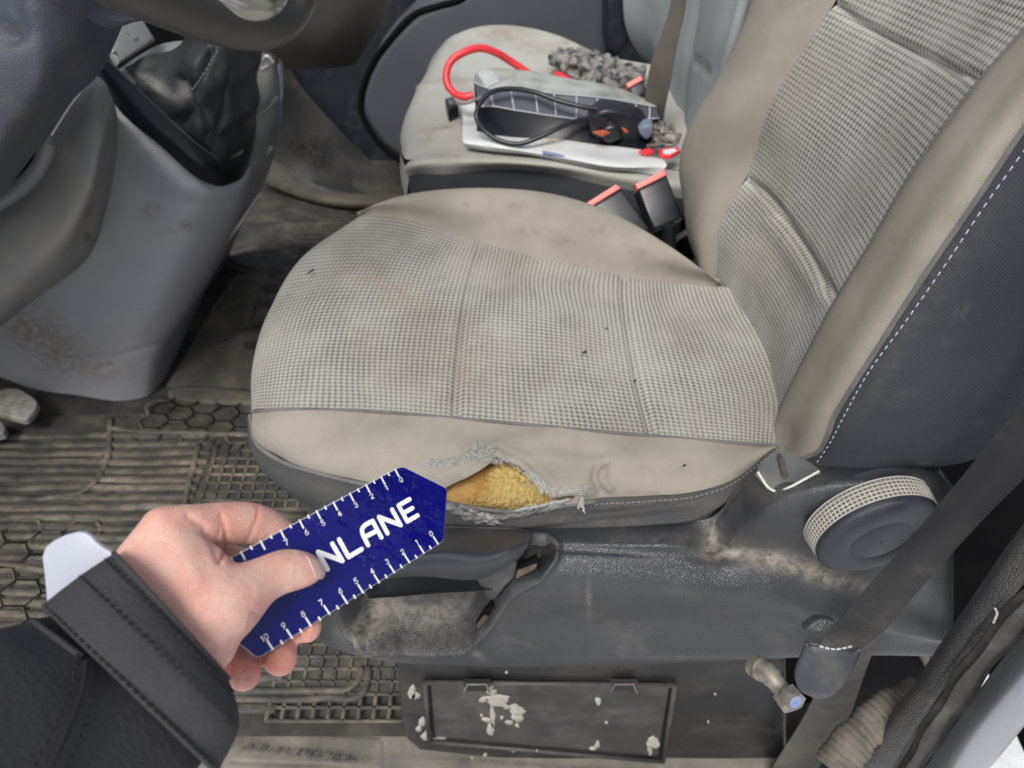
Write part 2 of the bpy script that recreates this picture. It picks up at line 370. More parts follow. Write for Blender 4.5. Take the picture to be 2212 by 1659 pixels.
def silh(name, st, mat, parent=None, n=40, m=60, flat=.5, ends=True, stn=None, disp=None):
    """closed tube from silhouette stations (Lpx,Lpy,Rpx,Rpy,depth,flat)"""
    A = []
    for s in st:
        L, R = PD(s[0], s[1], s[4]), PD(s[2], s[3], s[4] if len(s) < 7 else s[6]); A.append(np.concatenate([(L + R) / 2, (R - L) / 2, [s[5] if len(s) > 5 else flat]]))
    A = crm(np.array(A)[:, :, None] * 1.0, m)[:, :, 0]; V = []
    for a in A:
        c, h, fl = a[:3], a[3:6], a[6]; v = C0 - c; v -= h * (v @ h) / (h @ h); v /= np.linalg.norm(v); hl = np.linalg.norm(h)
        for j in range(n):
            t = 2 * math.pi * j / n; V.append(c + h * math.cos(t) + v * hl * fl * math.sin(t))
    V = np.array(V); Fc = [[i * n + j, i * n + (j + 1) % n, (i + 1) * n + (j + 1) % n, (i + 1) * n + j] for i in range(m - 1) for j in range(n)]
    if ends: Fc += [list(range(n))[::-1], [(m - 1) * n + j for j in range(n)]]
    if disp is not None: V = disp(V)
    px, py = proj(V)
    return build(name, V, Fc, mat, parent, ang=50, stain=spots(px, py, stn) if stn else None)
def surf(G):
    gx, gy = proj(G); gx = gx.ravel(); gy = gy.ravel(); dp = ((G - C0) @ FW).ravel()
    return lambda x, y: PD(x, y, dp[np.argmin((gx - x) ** 2 + (gy - y) ** 2)])
def seam_line(name, P3, r, mat, parent, dash=None, off=.0006):
    P = crm(np.array(P3), 160); P = P + (C0 - P) / np.linalg.norm(C0 - P, axis=1, keepdims=True) * off
    if not dash: return tube(name, P, r, mat, parent, n=6)
    s = np.concatenate([[0], np.cumsum(np.linalg.norm(np.diff(P, axis=0), axis=1))]); mb = MB(); t = 0
    f = lambda q: np.array([np.interp(q, s, P[:, i]) for i in range(3)])
    while t + dash[0] < s[-1]:
        mb.tube([f(t), f(t + dash[0] * .5), f(t + dash[0])], r, 5); t += dash[0] + dash[1]
    return mb.build(name, mat, parent)
def gauss(x, s): return np.exp(-(x / s) ** 2)

# ================================================================ SETTING: floor, step, ground
# floor of the cab at z = 0
rowsF = [[np.array([x, y, 0.0]) for x in (-1.6, -.8, 0, .42)] for y in (.385, .8, 1.3, 1.98)]
tag(net('floor', [[p - np.array([0, 0, .012]) for p in r] for r in rowsF], M('dark_floor', (.030, .029, .027), (.055, .051, .045), 9, .7, dust=((.12, .11, .09), .2, 9)), res=.03,
        st=[(640, 330, 60, 25, 1, 35), (690, 300, 30, 20, .6), (560, 590, 60, 16, .5)]), kind='structure')
sz = -.055
step = net('door_step', [[PZ(x, y, sz) for x, y in ((-300, 1440), (200, 1450), (600, 1470), (900, 1500), (1300, 1590), (1720, 1600))],
                         [PZ(x, y, sz) for x, y in ((-300, 1640), (200, 1640), (600, 1640), (900, 1660), (1300, 1700), (1720, 1720))],
                         [PZ(x, y, sz) for x, y in ((-300, 1900), (200, 1900), (600, 1900), (900, 1900), (1300, 1900), (1720, 1900))],
                         [PZ(x, y, sz) for x, y in ((-300, 2300), (200, 2300), (600, 2300), (900, 2300), (1300, 2300), (1720, 2300))]], m_step, res=.003,
           disp=lambda px, py, U, W: -.003 * gauss(seg_d(px, py, [(480, 1568), (640, 1582), (822, 1592), (830, 1610), (828, 1760)]), 2.2) - .002 * gauss(seg_d(px, py, [(500, 1645), (690, 1652), (860, 1668)]), 2.2) - .0012 * gauss(abs(np.hypot(px - 798, (py - 1556) * 1.1) - 24), 2.5) + .0015 * np.sin(px * .02 + py * .03),
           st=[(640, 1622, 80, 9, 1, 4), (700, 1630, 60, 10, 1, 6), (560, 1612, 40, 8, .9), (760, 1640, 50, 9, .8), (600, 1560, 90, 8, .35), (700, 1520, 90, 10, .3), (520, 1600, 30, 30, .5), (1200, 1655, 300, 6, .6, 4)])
tag(step, kind='structure')
g = np.array([[-6, -6, -.5], [6, -6, -.5], [6, 6, -.5], [-6, 6, -.5]], float)
tag(net('ground', [[np.array([x, y, -.5]) for x in (-8, -3, 0, 3, 8)] for y in (-8, -3, 0, 3, 8)], m_snow, res=.15, st=[(2190, 1640, 12, 10, 1)],
        disp=lambda px, py, U, W: .012 * np.sin(U * 9) * np.sin(W * 7)), kind='structure')
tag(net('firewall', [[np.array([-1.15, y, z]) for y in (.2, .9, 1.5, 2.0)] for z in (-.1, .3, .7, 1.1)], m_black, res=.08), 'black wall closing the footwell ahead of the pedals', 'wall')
# rubber floor mat under the driver's feet: sheet, ribs, grid, hexagons
mat_o = empty('floor_mat', (-.45, .75, 0), 'dirty black ribbed rubber floor mat with dried mud in the driver footwell', 'floor mat')
_r = random.Random(5)
MUD = [(_r.uniform(-40, 640), _r.uniform(900, 1480), _r.uniform(10, 55), _r.uniform(4, 12), _r.uniform(.5, 1), _r.uniform(-8, 10)) for _ in range(60)] + [(430, 1015, 70, 18, 1, 12), (270, 1050, 80, 10, 1), (150, 1180, 90, 8, 1), (120, 1110, 60, 14, .9)]
ML = [PZ(-250, 900, 0), PZ(80, 900, 0), PZ(330, 890, 0), PZ(420, 872, 0), PZ(560, 862, 0), PZ(900, 862, 0), PZ(1000, 1480, 0), PZ(790, 1500, 0), PZ(300, 1490, 0), PZ(-300, 1450, 0)]
plate('mat_sheet', ML, m_mat, mat_o, th=.01, bev=.003, st=MUD + [(450, 890, 90, 12, .5), (300, 960, 70, 15, .6), (430, 1015, 70, 18, 1, 12), (200, 1000, 60, 8, .8), (330, 1060, 90, 10, .7), (270, 1050, 60, 12, .7), (640, 1130, 60, 20, .4), (60, 1180, 70, 20, .6), (40, 1290, 90, 60, .9)])
rb = MB()
def bar(a, b, r, n=6, k=6, zj=.0): rb.tube(crm(np.array([a, b]), k) + np.array([0, 0, zj]), r, n, flat=.6, up=(0, 0, 1))
yv = .905
k_ = 0
while yv > .40:
    x1 = -.535 if yv > .735 else (-.34 if yv > .60 else -.32)
    pts = [np.array([x, yv + .002 * math.sin(x * 9 + yv * 50) + .0012 * math.sin(x * 31), .0012]) for x in np.linspace(-1.0, x1, 16)]
    rb.tube(pts, .0072, 8, flat=.42, up=(0, 0, 1)); yv -= .0195
def grid_(x0, x1, y0, y1, sx, sy, sh=0):
    x = x0
    while x <= x1: bar((x + sh, y0, .002), (x, y1, .002), .0030); x += sx
    y = y0
    while y <= y1: bar((x0, y, .002), (x1, y, .002), .0030); y += sy
grid_(-.525, -.20, .745, .885, .0205, .018, .004)
grid_(-.33, -.05, .40, .735, .0205, .018, .0)
def hexes(cx, cy, n, m, s, asp=.55):
    for i in range(n):
        for j in range(m):
            x = cx + i * s * 1.5; y = cy + (j + (i % 2) * .5) * s * 1.732 * asp
            P = [np.array([x + s * math.cos(a), y + s * asp * math.sin(a), .0035]) for a in np.linspace(0, 2 * math.pi, 7)]
            rb.tube(P, .0032, 6, flat=.3, up=(0, 0, 1))
hexes(-.66, .905, 7, 3, .028, .72); hexes(-.84, .50, 4, 5, .032, .8)
for P in ([(0, 1075), (110, 1075), (190, 1055), (225, 1010), (237, 940), (238, 905)], [(238, 925), (300, 932), (420, 935), (560, 940)], [(500, 1510), (700, 1508), (780, 1500), (795, 1465), (796, 1440)],
          [(520, 1492), (690, 1490), (760, 1483), (778, 1460), (780, 1440)], [(-100, 1210), (60, 1225), (110, 1235)], [(430, 960), (420, 1000), (405, 1060), (395, 1110), (390, 1200)]):
    rb.tube(crm(np.array([PZ(x, y, .003) for x, y in P]), 30), .0055, 8, flat=.7, up=(0, 0, 1))
qx, qy = proj(np.array(rb.V)); rb.build('raised_pattern', m_rib, mat_o, stain=spots(qx, qy, MUD))
# darker mat in the passenger footwell and the pale ledge between them
pm = empty('floor_mat', PZ(620, 480, 0), 'black rubber mat lying in the passenger footwell behind the driver seat front', 'floor mat')
plate('mat_sheet', [PZ(480, 560, .0), PZ(560, 400, 0), PZ(590, 345, 0), PZ(650, 395, 0), PZ(730, 425, 0), PZ(900, 440, 0), PZ(900, 590, 0), PZ(640, 590, 0), PZ(560, 585, 0)], m_mat, pm, th=.02, bev=.006)
rb = MB()
for i in range(16):
    y = 1.43 + i * .02; rb.tube([np.array([x, y, .001]) for x in np.linspace(-.50, -.12, 6)], .003, 6, flat=.5, up=(0, 0, 1))
rb.build('raised_pattern', m_mat, pm)
tube('edge_lip', [PZ(x, y, .004) for x, y in ((488, 570), (520, 585), (580, 592), (650, 597), (760, 600))], .008, m_mat, pm, m=20)
# raised floor pad between mat and console
pad = empty('floor_cover', PZ(520, 720, 0), 'grey brown moulded floor cover strip between centre console and driver seat', 'floor cover')
plate('cover_sheet', [PZ(x, y, .006) for x, y in ((345, 850), (400, 760), (470, 640), (498, 592), (560, 590), (760, 600), (760, 880), (560, 872), (420, 868))], m_floor, pad, th=.02, bev=.006, rnd=1, st=None)
mb = MB()
for (x, y) in ((560, 705), (540, 745), (590, 640), (600, 600), (600, 560 + 60)):
    pass
for i, (x, y) in enumerate(((545, 745), (557, 700), (575, 655), (585, 622), (600, 595))):
    P = [PZ(x + dx, y + dy, .0075) for dx, dy in ((-22, 0), (-14, -8), (14, -9), (24, 0), (14, 9), (-14, 9))]
    c = np.mean(P, 0); mb.add([c] + P, [[0, k + 1, (k + 1) % 6 + 1] for k in range(6)])
for P in ([(470, 745), (520, 720), (560, 640)], [(440, 700), (470, 650), (500, 605)], [(350, 842), (420, 838), (500, 842), (600, 850)]):
    mb.tube(crm(np.array([PZ(x, y, .006) for x, y in P]), 14), .004, 6, flat=.5, up=(0, 0, 1))
mb.build('moulded_relief', m_mat, pad)
# sloping toe board behind, dusty
tb = net('toe_board', [[PY(545, 350, 1.77), PY(640, 402, 1.755), PY(730, 432, 1.69), PY(860, 436, 1.67), PY(920, 444, 1.66)],
                       [PY(560, 300, 1.80), PY(650, 350, 1.82), PY(735, 392, 1.80), PY(860, 424, 1.78), PY(920, 434, 1.76)],
                       [PY(575, 200, 1.84), PY(655, 270, 1.88), PY(745, 350, 1.88), PY(862, 412, 1.86), PY(920, 430, 1.84)],
                       [PY(590, 80, 1.88), PY(650, 185, 1.90), PY(770, 318, 1.90), PY(872, 405, 1.90), PY(930, 436, 1.90)]], M('scuffed_toe_board', (.024, .025, .027), (.046, .044, .042), 8, .7, bump=(30, .3, .004), dust=((.12, .115, .105), .14, 9), stain=(.006, .006, .006)), res=.015,
         st=[(655, 330, 60, 18, 1, 38), (680, 335, 40, 20, 1, 40), (690, 325, 26, 26, 1, 40), (790, 402, 40, 8, .8, 15)])  # near-black spots paint the darkness of a hole into the board
tag(tb, kind='structure')
tag(net('floor_ledge', [ys([(545, 318, 1.77), (600, 352, 1.755), (660, 388, 1.735), (740, 416, 1.68), (868, 420, 1.66)]), ys([(530, 350, 1.72), (590, 390, 1.70), (650, 420, 1.68), (735, 440, 1.63), (868, 440, 1.62)]), ys([(525, 360, 1.725), (585, 400, 1.705), (650, 428, 1.685), (735, 447, 1.64), (868, 447, 1.62)])], M('dusty_ledge', (.060, .056, .05), (.10, .092, .078), 14, .85, dust=((.16, .145, .115), .2, 18)), res=.012), kind='structure')
# ================================================================ passenger door
door = empty('van_door', PY(1000, 300, 1.72), 'dark slate passenger door lining behind the far light grey seat', 'door')
net('door_trim', [[PY(x, 700, 1.93) for x in (300, 700, 1100, 1500, 2000)], [PY(x, 350, 1.93) for x in (300, 700, 1100, 1500, 2000)], [PY(x, 0, 1.93) for x in (300, 700, 1100, 1500, 2000)], [PY(x, -200, 1.93) for x in (300, 700, 1100, 1500, 2000)]], m_doord, door, res=.04)
oc = [(1030, -60), (1004, -6), (950, 12), (904, 27), (847, 83), (815, 125), (797, 160), (783, 210), (783, 240), (800, 277), (825, 312), (872, 350), (950, 380), (1200, 400), (1330, 300), (1312, 120), (1318, -60)]
plate('door_panel', [PY(x, y, 1.78) for x, y in oc], m_door, door, th=.12, bev=.018, seg=5)
tube('panel_groove', [PY(x - 3, y + 1, 1.785) for x, y in oc[:12]], .007, m_black, door, m=80)
plate('door_pillar_trim', [PY(x, y, 1.60) for x, y in ((1311, -60), (1345, -60), (1345, 40), (1360, 90), (1335, 125), (1308, 110))], m_doord, door, th=.1, bev=.01)
# lower dash side piece at the top
gb = empty('glove_box', PY(700, 60, 1.40), 'dark brown grey rounded glove box end hanging above the dirty footwell', 'glove box')
net('glove_box_shell', [ys([(560, 150, 1.42), (600, 150, 1.36), (650, 150, 1.34), (715, 147, 1.34), (752, 143, 1.36), (775, 128, 1.42)]),
                   ys([(560, 100, 1.42), (600, 90, 1.33), (660, 88, 1.31), (735, 88, 1.31), (785, 85, 1.33), (806, 75, 1.42)]),
                   ys([(560, 0, 1.42), (600, 0, 1.33), (680, 0, 1.30), (790, 0, 1.30), (832, 2, 1.32), (845, 0, 1.42)]),
                   ys([(560, -90, 1.42), (600, -90, 1.33), (680, -90, 1.30), (810, -90, 1.30), (850, -90, 1.32), (866, -90, 1.42)])], M('brown_grey_plastic', (.040, .039, .037), (.055, .052, .048), 6, .5, grain=(500, .3)), gb, back=.01)
# bulkhead behind the driver seat, near-black to paint in the cab's shade
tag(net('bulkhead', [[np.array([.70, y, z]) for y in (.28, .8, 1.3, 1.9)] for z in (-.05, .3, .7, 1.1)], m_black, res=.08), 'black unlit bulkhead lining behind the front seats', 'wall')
# ================================================================ passenger seat
ps = empty('passenger_seat', PZ(1130, 250, 0), 'light grey cloth passenger seat strewn with cables, papers and a case', 'seat')
Lf = [(866, 305), (870, 267), (887, 227), (910, 187), (927, 143), (942, 112), (962, 88), (1004, 64)]
prow = [
    zs([(880, 350, .43), (868, 330, .455), (884, 345, .47), (940, 330, .478), (1020, 328, .478), (1110, 332, .478), (1230, 340, .478), (1350, 352, .478), (1500, 372, .475)]),
    zs([(885, 290, .43), (867, 285, .46), (890, 278, .475), (950, 272, .478), (1030, 268, .476), (1120, 268, .474), (1240, 275, .472), (1360, 290, .47), (1500, 310, .468)]),
    zs([(920, 215, .43), (892, 213, .46), (915, 208, .477), (970, 203, .478), (1045, 200, .476), (1130, 200, .474), (1240, 207, .472), (1350, 222, .47), (1480, 245, .468)]),
    zs([(945, 160, .43), (918, 162, .46), (938, 155, .480), (985, 148, .482), (1055, 142, .480), (1130, 142, .478), (1230, 150, .476), (1330, 168, .474), (1460, 195, .47)]),
    zs([(970, 105, .43), (944, 110, .46), (962, 100, .487), (1005, 88, .490), (1065, 80, .490), (1130, 84, .488), (1215, 98, .485), (1310, 135, .482), (1430, 160, .478)]),
    zs([(985, 85, .44), (972, 82, .47), (985, 74, .487), (1015, 62, .492), (1064, 54, .495), (1125, 57, .493), (1205, 76, .490), (1300, 118, .486), (1410, 140, .482)])]
prow.append([p + np.array([0, .03, -.06]) for p in prow[-1]]); prow.append([p + np.array([0, .035, -.2]) for p in prow[-1]])
net('seat_cushion', prow, m_pseat, ps, res=.01, disp=lambda px, py, U, W: -.004 * gauss(seg_d(px, py, [(900, 190), (960, 182), (1040, 178)]), 6),
    st=[(1245, 70, 50, 22, .7, 15), (1290, 100, 45, 14, .6, 30), (1100, 70, 60, 20, .4), (960, 275, 55, 5, .7, -10), (930, 300, 8, 12, .6), (985, 175, 24, 12, .5), (1240, 100, 80, 20, .3)])
bl = [zs([(880, 352, .472), (900, 338, .482), (937, 324, .485), (1020, 327, .485), (1104, 333, .485), (1230, 342, .485), (1350, 354, .483), (1500, 374, .48)]),
      zs([(874, 366, .468), (900, 356, .488), (950, 350, .492), (1020, 350, .492), (1104, 352, .492), (1230, 364, .49), (1350, 384, .488), (1500, 405, .484)]),
      zs([(882, 380, .455), (905, 375, .466), (950, 377, .470), (1030, 370, .470), (1104, 367, .470), (1204, 377, .470), (1304, 400, .468), (1480, 430, .465)])]
net('side_bolster', bl, m_pseat, ps, res=.008, st=[(955, 342, 30, 10, .35), (1080, 355, 8, 6, .3)])
net('cushion_side', [bl[2], [PY(*proj(p), p[1] - .004) + np.array([0, 0, -.02]) for p in bl[2]], [p + np.array([0, .0, -.10]) for p in bl[2]], [p + np.array([.0, .01, -.40]) for p in bl[2]]], m_side, ps, res=.012)
fr = [p for p in (zs([(866, 330, .455), (867, 300, .46), (869, 270, .46), (892, 213, .46), (918, 162, .46), (944, 110, .46), (972, 82, .47)]))]
net('cushion_front', [[PZ(884, 380, .45)] + fr, [p + np.array([-.005, 0, -.04]) for p in [PZ(880, 380, .45)] + fr], [p + np.array([.015, 0, -.12]) for p in [PZ(880, 380, .45)] + fr], [p + np.array([.04, 0, -.43]) for p in [PZ(880, 380, .45)] + fr]], m_pseat, ps, res=.015)
# passenger backrest
pb = [ys([(1415, 150, 1.46), (1387, 123, 1.47), (1362, 86, 1.48), (1349, 43, 1.48), (1346, -10, 1.48), (1346, -90, 1.48)]),
      ys([(1420, 155, 1.42), (1405, 120, 1.43), (1392, 70, 1.43), (1388, 20, 1.43), (1388, -30, 1.43), (1388, -100, 1.43)]),
      ys([(1440, 230, 1.30), (1440, 170, 1.31), (1438, 110, 1.32), (1440, 50, 1.32), (1445, -10, 1.32), (1450, -90, 1.32)]),
      ys([(1472, 270, 1.20), (1474, 200, 1.21), (1482, 140, 1.20), (1496, 80, 1.19), (1506, 20, 1.19), (1515, -70, 1.19)]),
      ys([(1500, 330, 1.10), (1525, 240, 1.08), (1545, 160, 1.07), (1558, 90, 1.06), (1575, 20, 1.06), (1600, -70, 1.06)]),
      ys([(1540, 330, 1.06), (1555, 240, 1.04), (1572, 160, 1.03), (1590, 90, 1.02), (1615, 0, 1.02), (1640, -70, 1.02)])]
pb.append([p + np.array([.06, -.005, 0]) for p in pb[-1]])
net('backrest', pb, m_pback, ps, res=.01, disp=lambda px, py, U, W: -.008 * gauss(seg_d(px, py, [(1470, 260), (1482, 140), (1498, 60), (1512, -40)]), 5) - .006 * gauss(seg_d(px, py, [(1490, 118), (1530, 155)]), 4),
    st=[(1400, 60, 20, 30, .2)])
tube('backrest_piping', [p + np.array([-.004, 0, 0]) for p in pb[5][1:]], .008, m_pback, ps, m=30)
# passenger seat belt
pbw = [ys([(1452, -60, 1.12), (1450, 0, 1.12), (1430, 70, 1.12), (1407, 133, 1.12), (1394, 205, 1.13), (1392, 250, 1.14)]),
       ys([(1484, -60, 1.10), (1479, 20, 1.10), (1462, 95, 1.10), (1450, 167, 1.10), (1438, 225, 1.11), (1432, 262, 1.12)])]
tag(net('seat_belt', pbw, m_webb, res=.008, back=.0015), 'dusty brown webbing belt hanging in front of the passenger backrest', 'seat belt')
# ================================================================ things on the passenger seat
pap = empty('paper_folder', PZ(1180, 330, .49), 'off white crumpled paper folder under the dark case on the passenger seat', 'paper')
po = [(996, 222), (1000, 268), (1005, 312), (1100, 326), (1204, 343), (1320, 362), (1417, 378), (1434, 363), (1400, 328), (1330, 300), (1330, 240), (1150, 220)]
zz = lambda x, y: .4935 + .004 * math.sin(x * .03) * math.sin(y * .05)
net('paper_sheet', [[PZ(996, 215, .496), PZ(1060, 215, .496), PZ(1140, 220, .496), PZ(1230, 230, .496), PZ(1300, 240, .496), PZ(1370, 300, .497)],
                    [PZ(1000, 262, .497), PZ(1065, 270, .498), PZ(1150, 280, .496), PZ(1230, 290, .497), PZ(1310, 305, .497), PZ(1408, 338, .497)],
                    [PZ(1005, 312, .500), PZ(1080, 322, .502), PZ(1160, 336, .499), PZ(1240, 349, .500), PZ(1330, 364, .500), PZ(1434, 366, .500)],
                    [PZ(1012, 317, .490), PZ(1085, 328, .490), PZ(1160, 341, .490), PZ(1240, 354, .490), PZ(1325, 369, .490), PZ(1418, 379, .490)]], m_paper, pap, res=.008, back=.003,
    disp=lambda px, py, U, W: .0025 * np.sin(U * 38 + W * 20) * np.sin(W * 60), st=[(1190, 310, 24, 14, .9)])
plate('printed_patch', [PZ(x, y, .5045) for x, y in ((1172, 325), (1218, 334), (1221, 339), (1172, 331))], m_bluep, pap, th=.0008, bev=0)
case = empty('plastic_case', PZ(1200, 250, .49), 'slate black hard case with pale dusty lid and grid ribs on passenger seat', 'case')
rC = zs([(1030, 285, .50), (1046, 290, .50), (1110, 297, .50), (1200, 302, .50), (1300, 312, .50), (1400, 322, .50)])
rB = ys([(1036, 232, 1.075), (1048, 230, 1.075), (1110, 238, 1.075), (1200, 252, 1.075), (1300, 262, 1.075), (1424, 256, 1.09)])
rA = ys([(1024, 178, 1.10), (1042, 188, 1.10), (1100, 192, 1.10), (1200, 203, 1.10), (1300, 212, 1.10), (1418, 232, 1.11)])
rT = ys([(1026, 162, 1.15), (1044, 150, 1.18), (1130, 152, 1.19), (1230, 170, 1.19), (1335, 190, 1.19), (1405, 222, 1.17)])
rR = [p + np.array([0, .01, -.08]) for p in rT]
net('case_front', [rC, rB], m_blackgloss, case, res=.01)
net('case_bevel', [rB, rA], m_case, case, res=.01)
net('case_lid', [rA, [(a + b) / 2 + np.array([0, 0, .004]) for a, b in zip(rA, rT)], rT, rR], m_film, case, res=.006, st=[(1040, 170, 18, 18, .5), (1330, 205, 60, 10, .5)])
net('case_end', [[rR[0], rR[0] + np.array([0, 0, -.0])], [rT[0], rA[0]], [rC[0] + np.array([0, .05, 0]), rC[0]]], m_case, case, res=.01)
net('case_end', [[rT[-1], rA[-1]], [rR[-1], rB[-1]], [rC[-1] + np.array([0, .05, 0]), rC[-1]]], m_case, case, res=.01)
mb = MB()
for f in (.09, .2, .33, .43, .55, .66, .77, .88, .96):
    a, b = crm(np.array(rA), 101)[int(f * 100)], crm(np.array(rB), 101)[int((f * .98) * 100)]
    mb.tube(crm(np.array([a, (a + b) / 2 + np.array([0, -.003, 0]), b]), 6) + np.array([0, -.002, 0]), .0014, 5)
for rr, o_ in ((rB, .0012), (rA, .0012)): mb.tube(crm(np.array(rr), 30) + np.array([0, -.001, .001]), o_, 5)
mb.build('grid_ribs', m_seam, case)
plate('lid_label', [p + np.array([0, 0, .006]) for p in (PY(1030, 165, 1.14), PY(1052, 150, 1.17), PY(1082, 182, 1.12), PY(1052, 197, 1.10))], M('dull_label', (.50, .54, .54), (.40, .44, .44), 60, .4), case, th=.003, bev=.001)
# red hose, black cable
redP = ys([(1150, 165, 1.20), (1137, 155, 1.20), (1104, 133, 1.20), (1070, 113, 1.19), (1037, 104, 1.18), (1004, 112, 1.17), (974, 133, 1.16), (964, 160, 1.15), (967, 183, 1.14), (981, 201, 1.13), (1004, 209, 1.12), (1022, 206, 1.12)])
tag(tube('red_hose', redP, .0058, m_redw, m=70), 'red rubber hose looped over the left end of the case', 'hose')
bkP = ys([(1340, 250, 1.06), (1320, 240, 1.06), (1270, 233, 1.06), (1204, 217, 1.07), (1154, 199, 1.08), (1104, 192, 1.08), (1060, 200, 1.07), (1036, 225, 1.055), (1029, 253, 1.04), (1047, 282, 1.03), (1080, 304, 1.02), (1120, 311, 1.015), (1164, 297, 1.02), (1204, 278, 1.03), (1250, 260, 1.05), (1290, 255, 1.06)])
tag(tube('black_cable', bkP, .0036, m_buck, m=110), 'black coiled cable looped over the front of the dark case', 'cable')
cn = empty('cable_plug', PZ(975, 225, .48), 'small square black plug resting on seat cloth below the red hose', 'plug')
plate('plug_body', [PZ(x, y, .500) for x, y in ((961, 212), (979, 208), (990, 226), (968, 238))], m_buck, cn, th=.018, bev=.002)
plate('plug_slot', [PZ(x, y, .5015) for x, y in ((967, 216), (977, 214), (982, 223), (971, 226))], m_metal, cn, th=.002, bev=0)
tag(tube('grey_wire', ys([(985, 222, 1.09), (1005, 222, 1.085), (1030, 214, 1.085), (1044, 210, 1.08)]), .003, m_metal, m=16), 'short grey wire between the black plug and the case', 'wire')
# dark gadget cluster at the right end
gd = empty('power_adapter', PZ(1330, 290, .49), 'black lumpy power adapter with copper clips at right end of the case', 'adapter')
for k, (P, yv_) in enumerate((([(1270, 262), (1300, 236), (1345, 240), (1400, 262), (1404, 300), (1330, 318), (1278, 300)], 1.045), ([(1290, 285), (1330, 268), (1350, 300), (1310, 316)], 1.03))):
    plate('adapter_shell', [PY(x, y, yv_) for x, y in P], m_buck, gd, th=.035, bev=.006, rnd=1)
for i in range(7): tube('strain_relief', [PY(1277 + i * 5, 250 + i * 1.2, 1.035), PY(1277 + i * 5, 268 + i * 1.2, 1.035)], .0026, m_buck, gd, n=6)
for P in ([(1280, 287), (1302, 283), (1318, 288), (1300, 296)], [(1343, 277), (1353, 280), (1358, 286), (1350, 288)]):
    plate('copper_clip', [PY(x, y, 1.02) for x, y in P], M('copper', (.55, .13, .06), None, 30, .4, metal=.3), gd, th=.004, bev=.001)
plate('blue_grey_cap', [PY(x, y, 1.03) for x, y in ((1378, 286), (1388, 272), (1412, 270), (1413, 290), (1396, 306))], M('blue_grey_plastic', (.17, .19, .27), None, 20, .5), gd, th=.02, bev=.004, rnd=1)
# keys with red rimmed tag
ky = empty('key_ring', PZ(1440, 320, .48), 'bunch of worn keys with red rimmed white tags beside the backrest', 'keys')
for i in range(10):
    a = random.uniform(0, 3.1); x, y = 1412 + random.uniform(0, 52), 275 + random.uniform(0, 45); dx, dy = 16 * math.cos(a), 9 * math.sin(a)
    tube('key', [PZ(x - dx, y - dy, .505 + .01 * random.random()), PZ(x, y, .51), PZ(x + dx, y + dy, .505)], [.0045, .003, .0022], m_metal, ky, n=6, m=3)
tube('ring', [PZ(1445 + 22 * math.cos(a), 300 + 14 * math.sin(a), .512) for a in np.linspace(0, 6.28, 20)], .0018, m_metal, ky)
for P in ([(1424, 322), (1462, 316), (1470, 325), (1448, 338), (1426, 336)], [(1380, 325), (1402, 318), (1414, 326), (1396, 332)]):
    plate('key_tag', [PZ(x, y, .509) for x, y in P], m_redw, ky, th=.004, bev=.001)
plate('tag_paper', [PZ(x, y, .5098) for x, y in ((1432, 324), (1457, 320), (1463, 325), (1447, 333), (1433, 332))], m_tag, ky, th=.001, bev=0)
# crumpled cloth pouch
cm_ = [zs([(1187, 128, .505), (1195, 145, .50), (1250, 170, .50), (1310, 190, .50), (1364, 200, .50)]),
       zs([(1193, 116, .512), (1230, 132, .52), (1270, 148, .513), (1325, 168, .52), (1377, 180, .511)]),
       zs([(1204, 106, .512), (1245, 114, .518), (1290, 127, .512), (1345, 144, .52), (1390, 160, .511)]),
       zs([(1215, 104, .505), (1255, 107, .505), (1300, 118, .505), (1350, 135, .50), (1397, 142, .50)])]
tag(net('crumpled_cloth', cm_, m_camo, res=.005, back=.004, disp=lambda px, py, U, W: .005 * np.sin(U * 85 + W * 140) * np.sin(W * 170 + U * 50) + .003 * np.sin(U * 230 + W * 90)), 'crumpled black and white mottled cloth at back of passenger seat', 'cloth')
tag(plate('red_clip', [PZ(x, y, .505) for x, y in ((1194, 155), (1205, 150), (1238, 168), (1236, 174), (1208, 172))], m_redw, th=.015, bev=.003, rnd=1), 'small red plastic clip lying under the mottled cloth edge', 'clip')
# ================================================================ belt buckles
def buckle(Lq, Rq, BR, BL, d, label, th=.022, redw=13):
    lo = PD(*BL, d); o = empty('belt_buckle', lo, label, 'buckle', 'seat belt buckles between the seats')
    a, b, c, e = PD(*Lq, d), PD(*Rq, d), PD(*BR, d), PD(*BL, d)
    plate('buckle_body', [a, b, c, e], m_buck, o, th=th, bev=.004, st=[((Lq[0] + BR[0]) / 2 - 5, (Lq[1] + BR[1]) / 2, 16, 26, .6)])
    up = (a - e) / np.linalg.norm(a - e) * .0085; n = (C0 - a) / np.linalg.norm(C0 - a) * .002
    plate('release_button', [a + n, a + n + up, b + n + up, b + n], m_red, o, th=th * .7, bev=.002)
    tube('buckle_stalk', [(c + e) / 2, (c + e) / 2 + (e - a) * .5 + np.array([0, .01, -.05])], .009, m_buck, o, n=8, m=3)
    return o
buckle((1277, 447), (1342, 406), (1408, 498), (1352, 505), .98, 'black belt buckle with faded red button, nearer of two beside the seats')
buckle((1377, 410), (1441, 378), (1476, 470), (1412, 497), 1.0, 'black belt buckle with faded red button tucked against the driver backrest', th=.03)
buckle((1358, 190), (1390, 172), (1400, 200), (1372, 215), 1.22, 'distant red topped belt buckle behind the crumpled cloth', th=.02)
tag(tube('lever_strap', [PY(1440, 540, .93), PY(1462, 515, .93), PY(1490, 498, .93)], .006, m_metal, m=12, flat=.5), 'short grey metal strap poking out behind the driver cushion', 'strap')
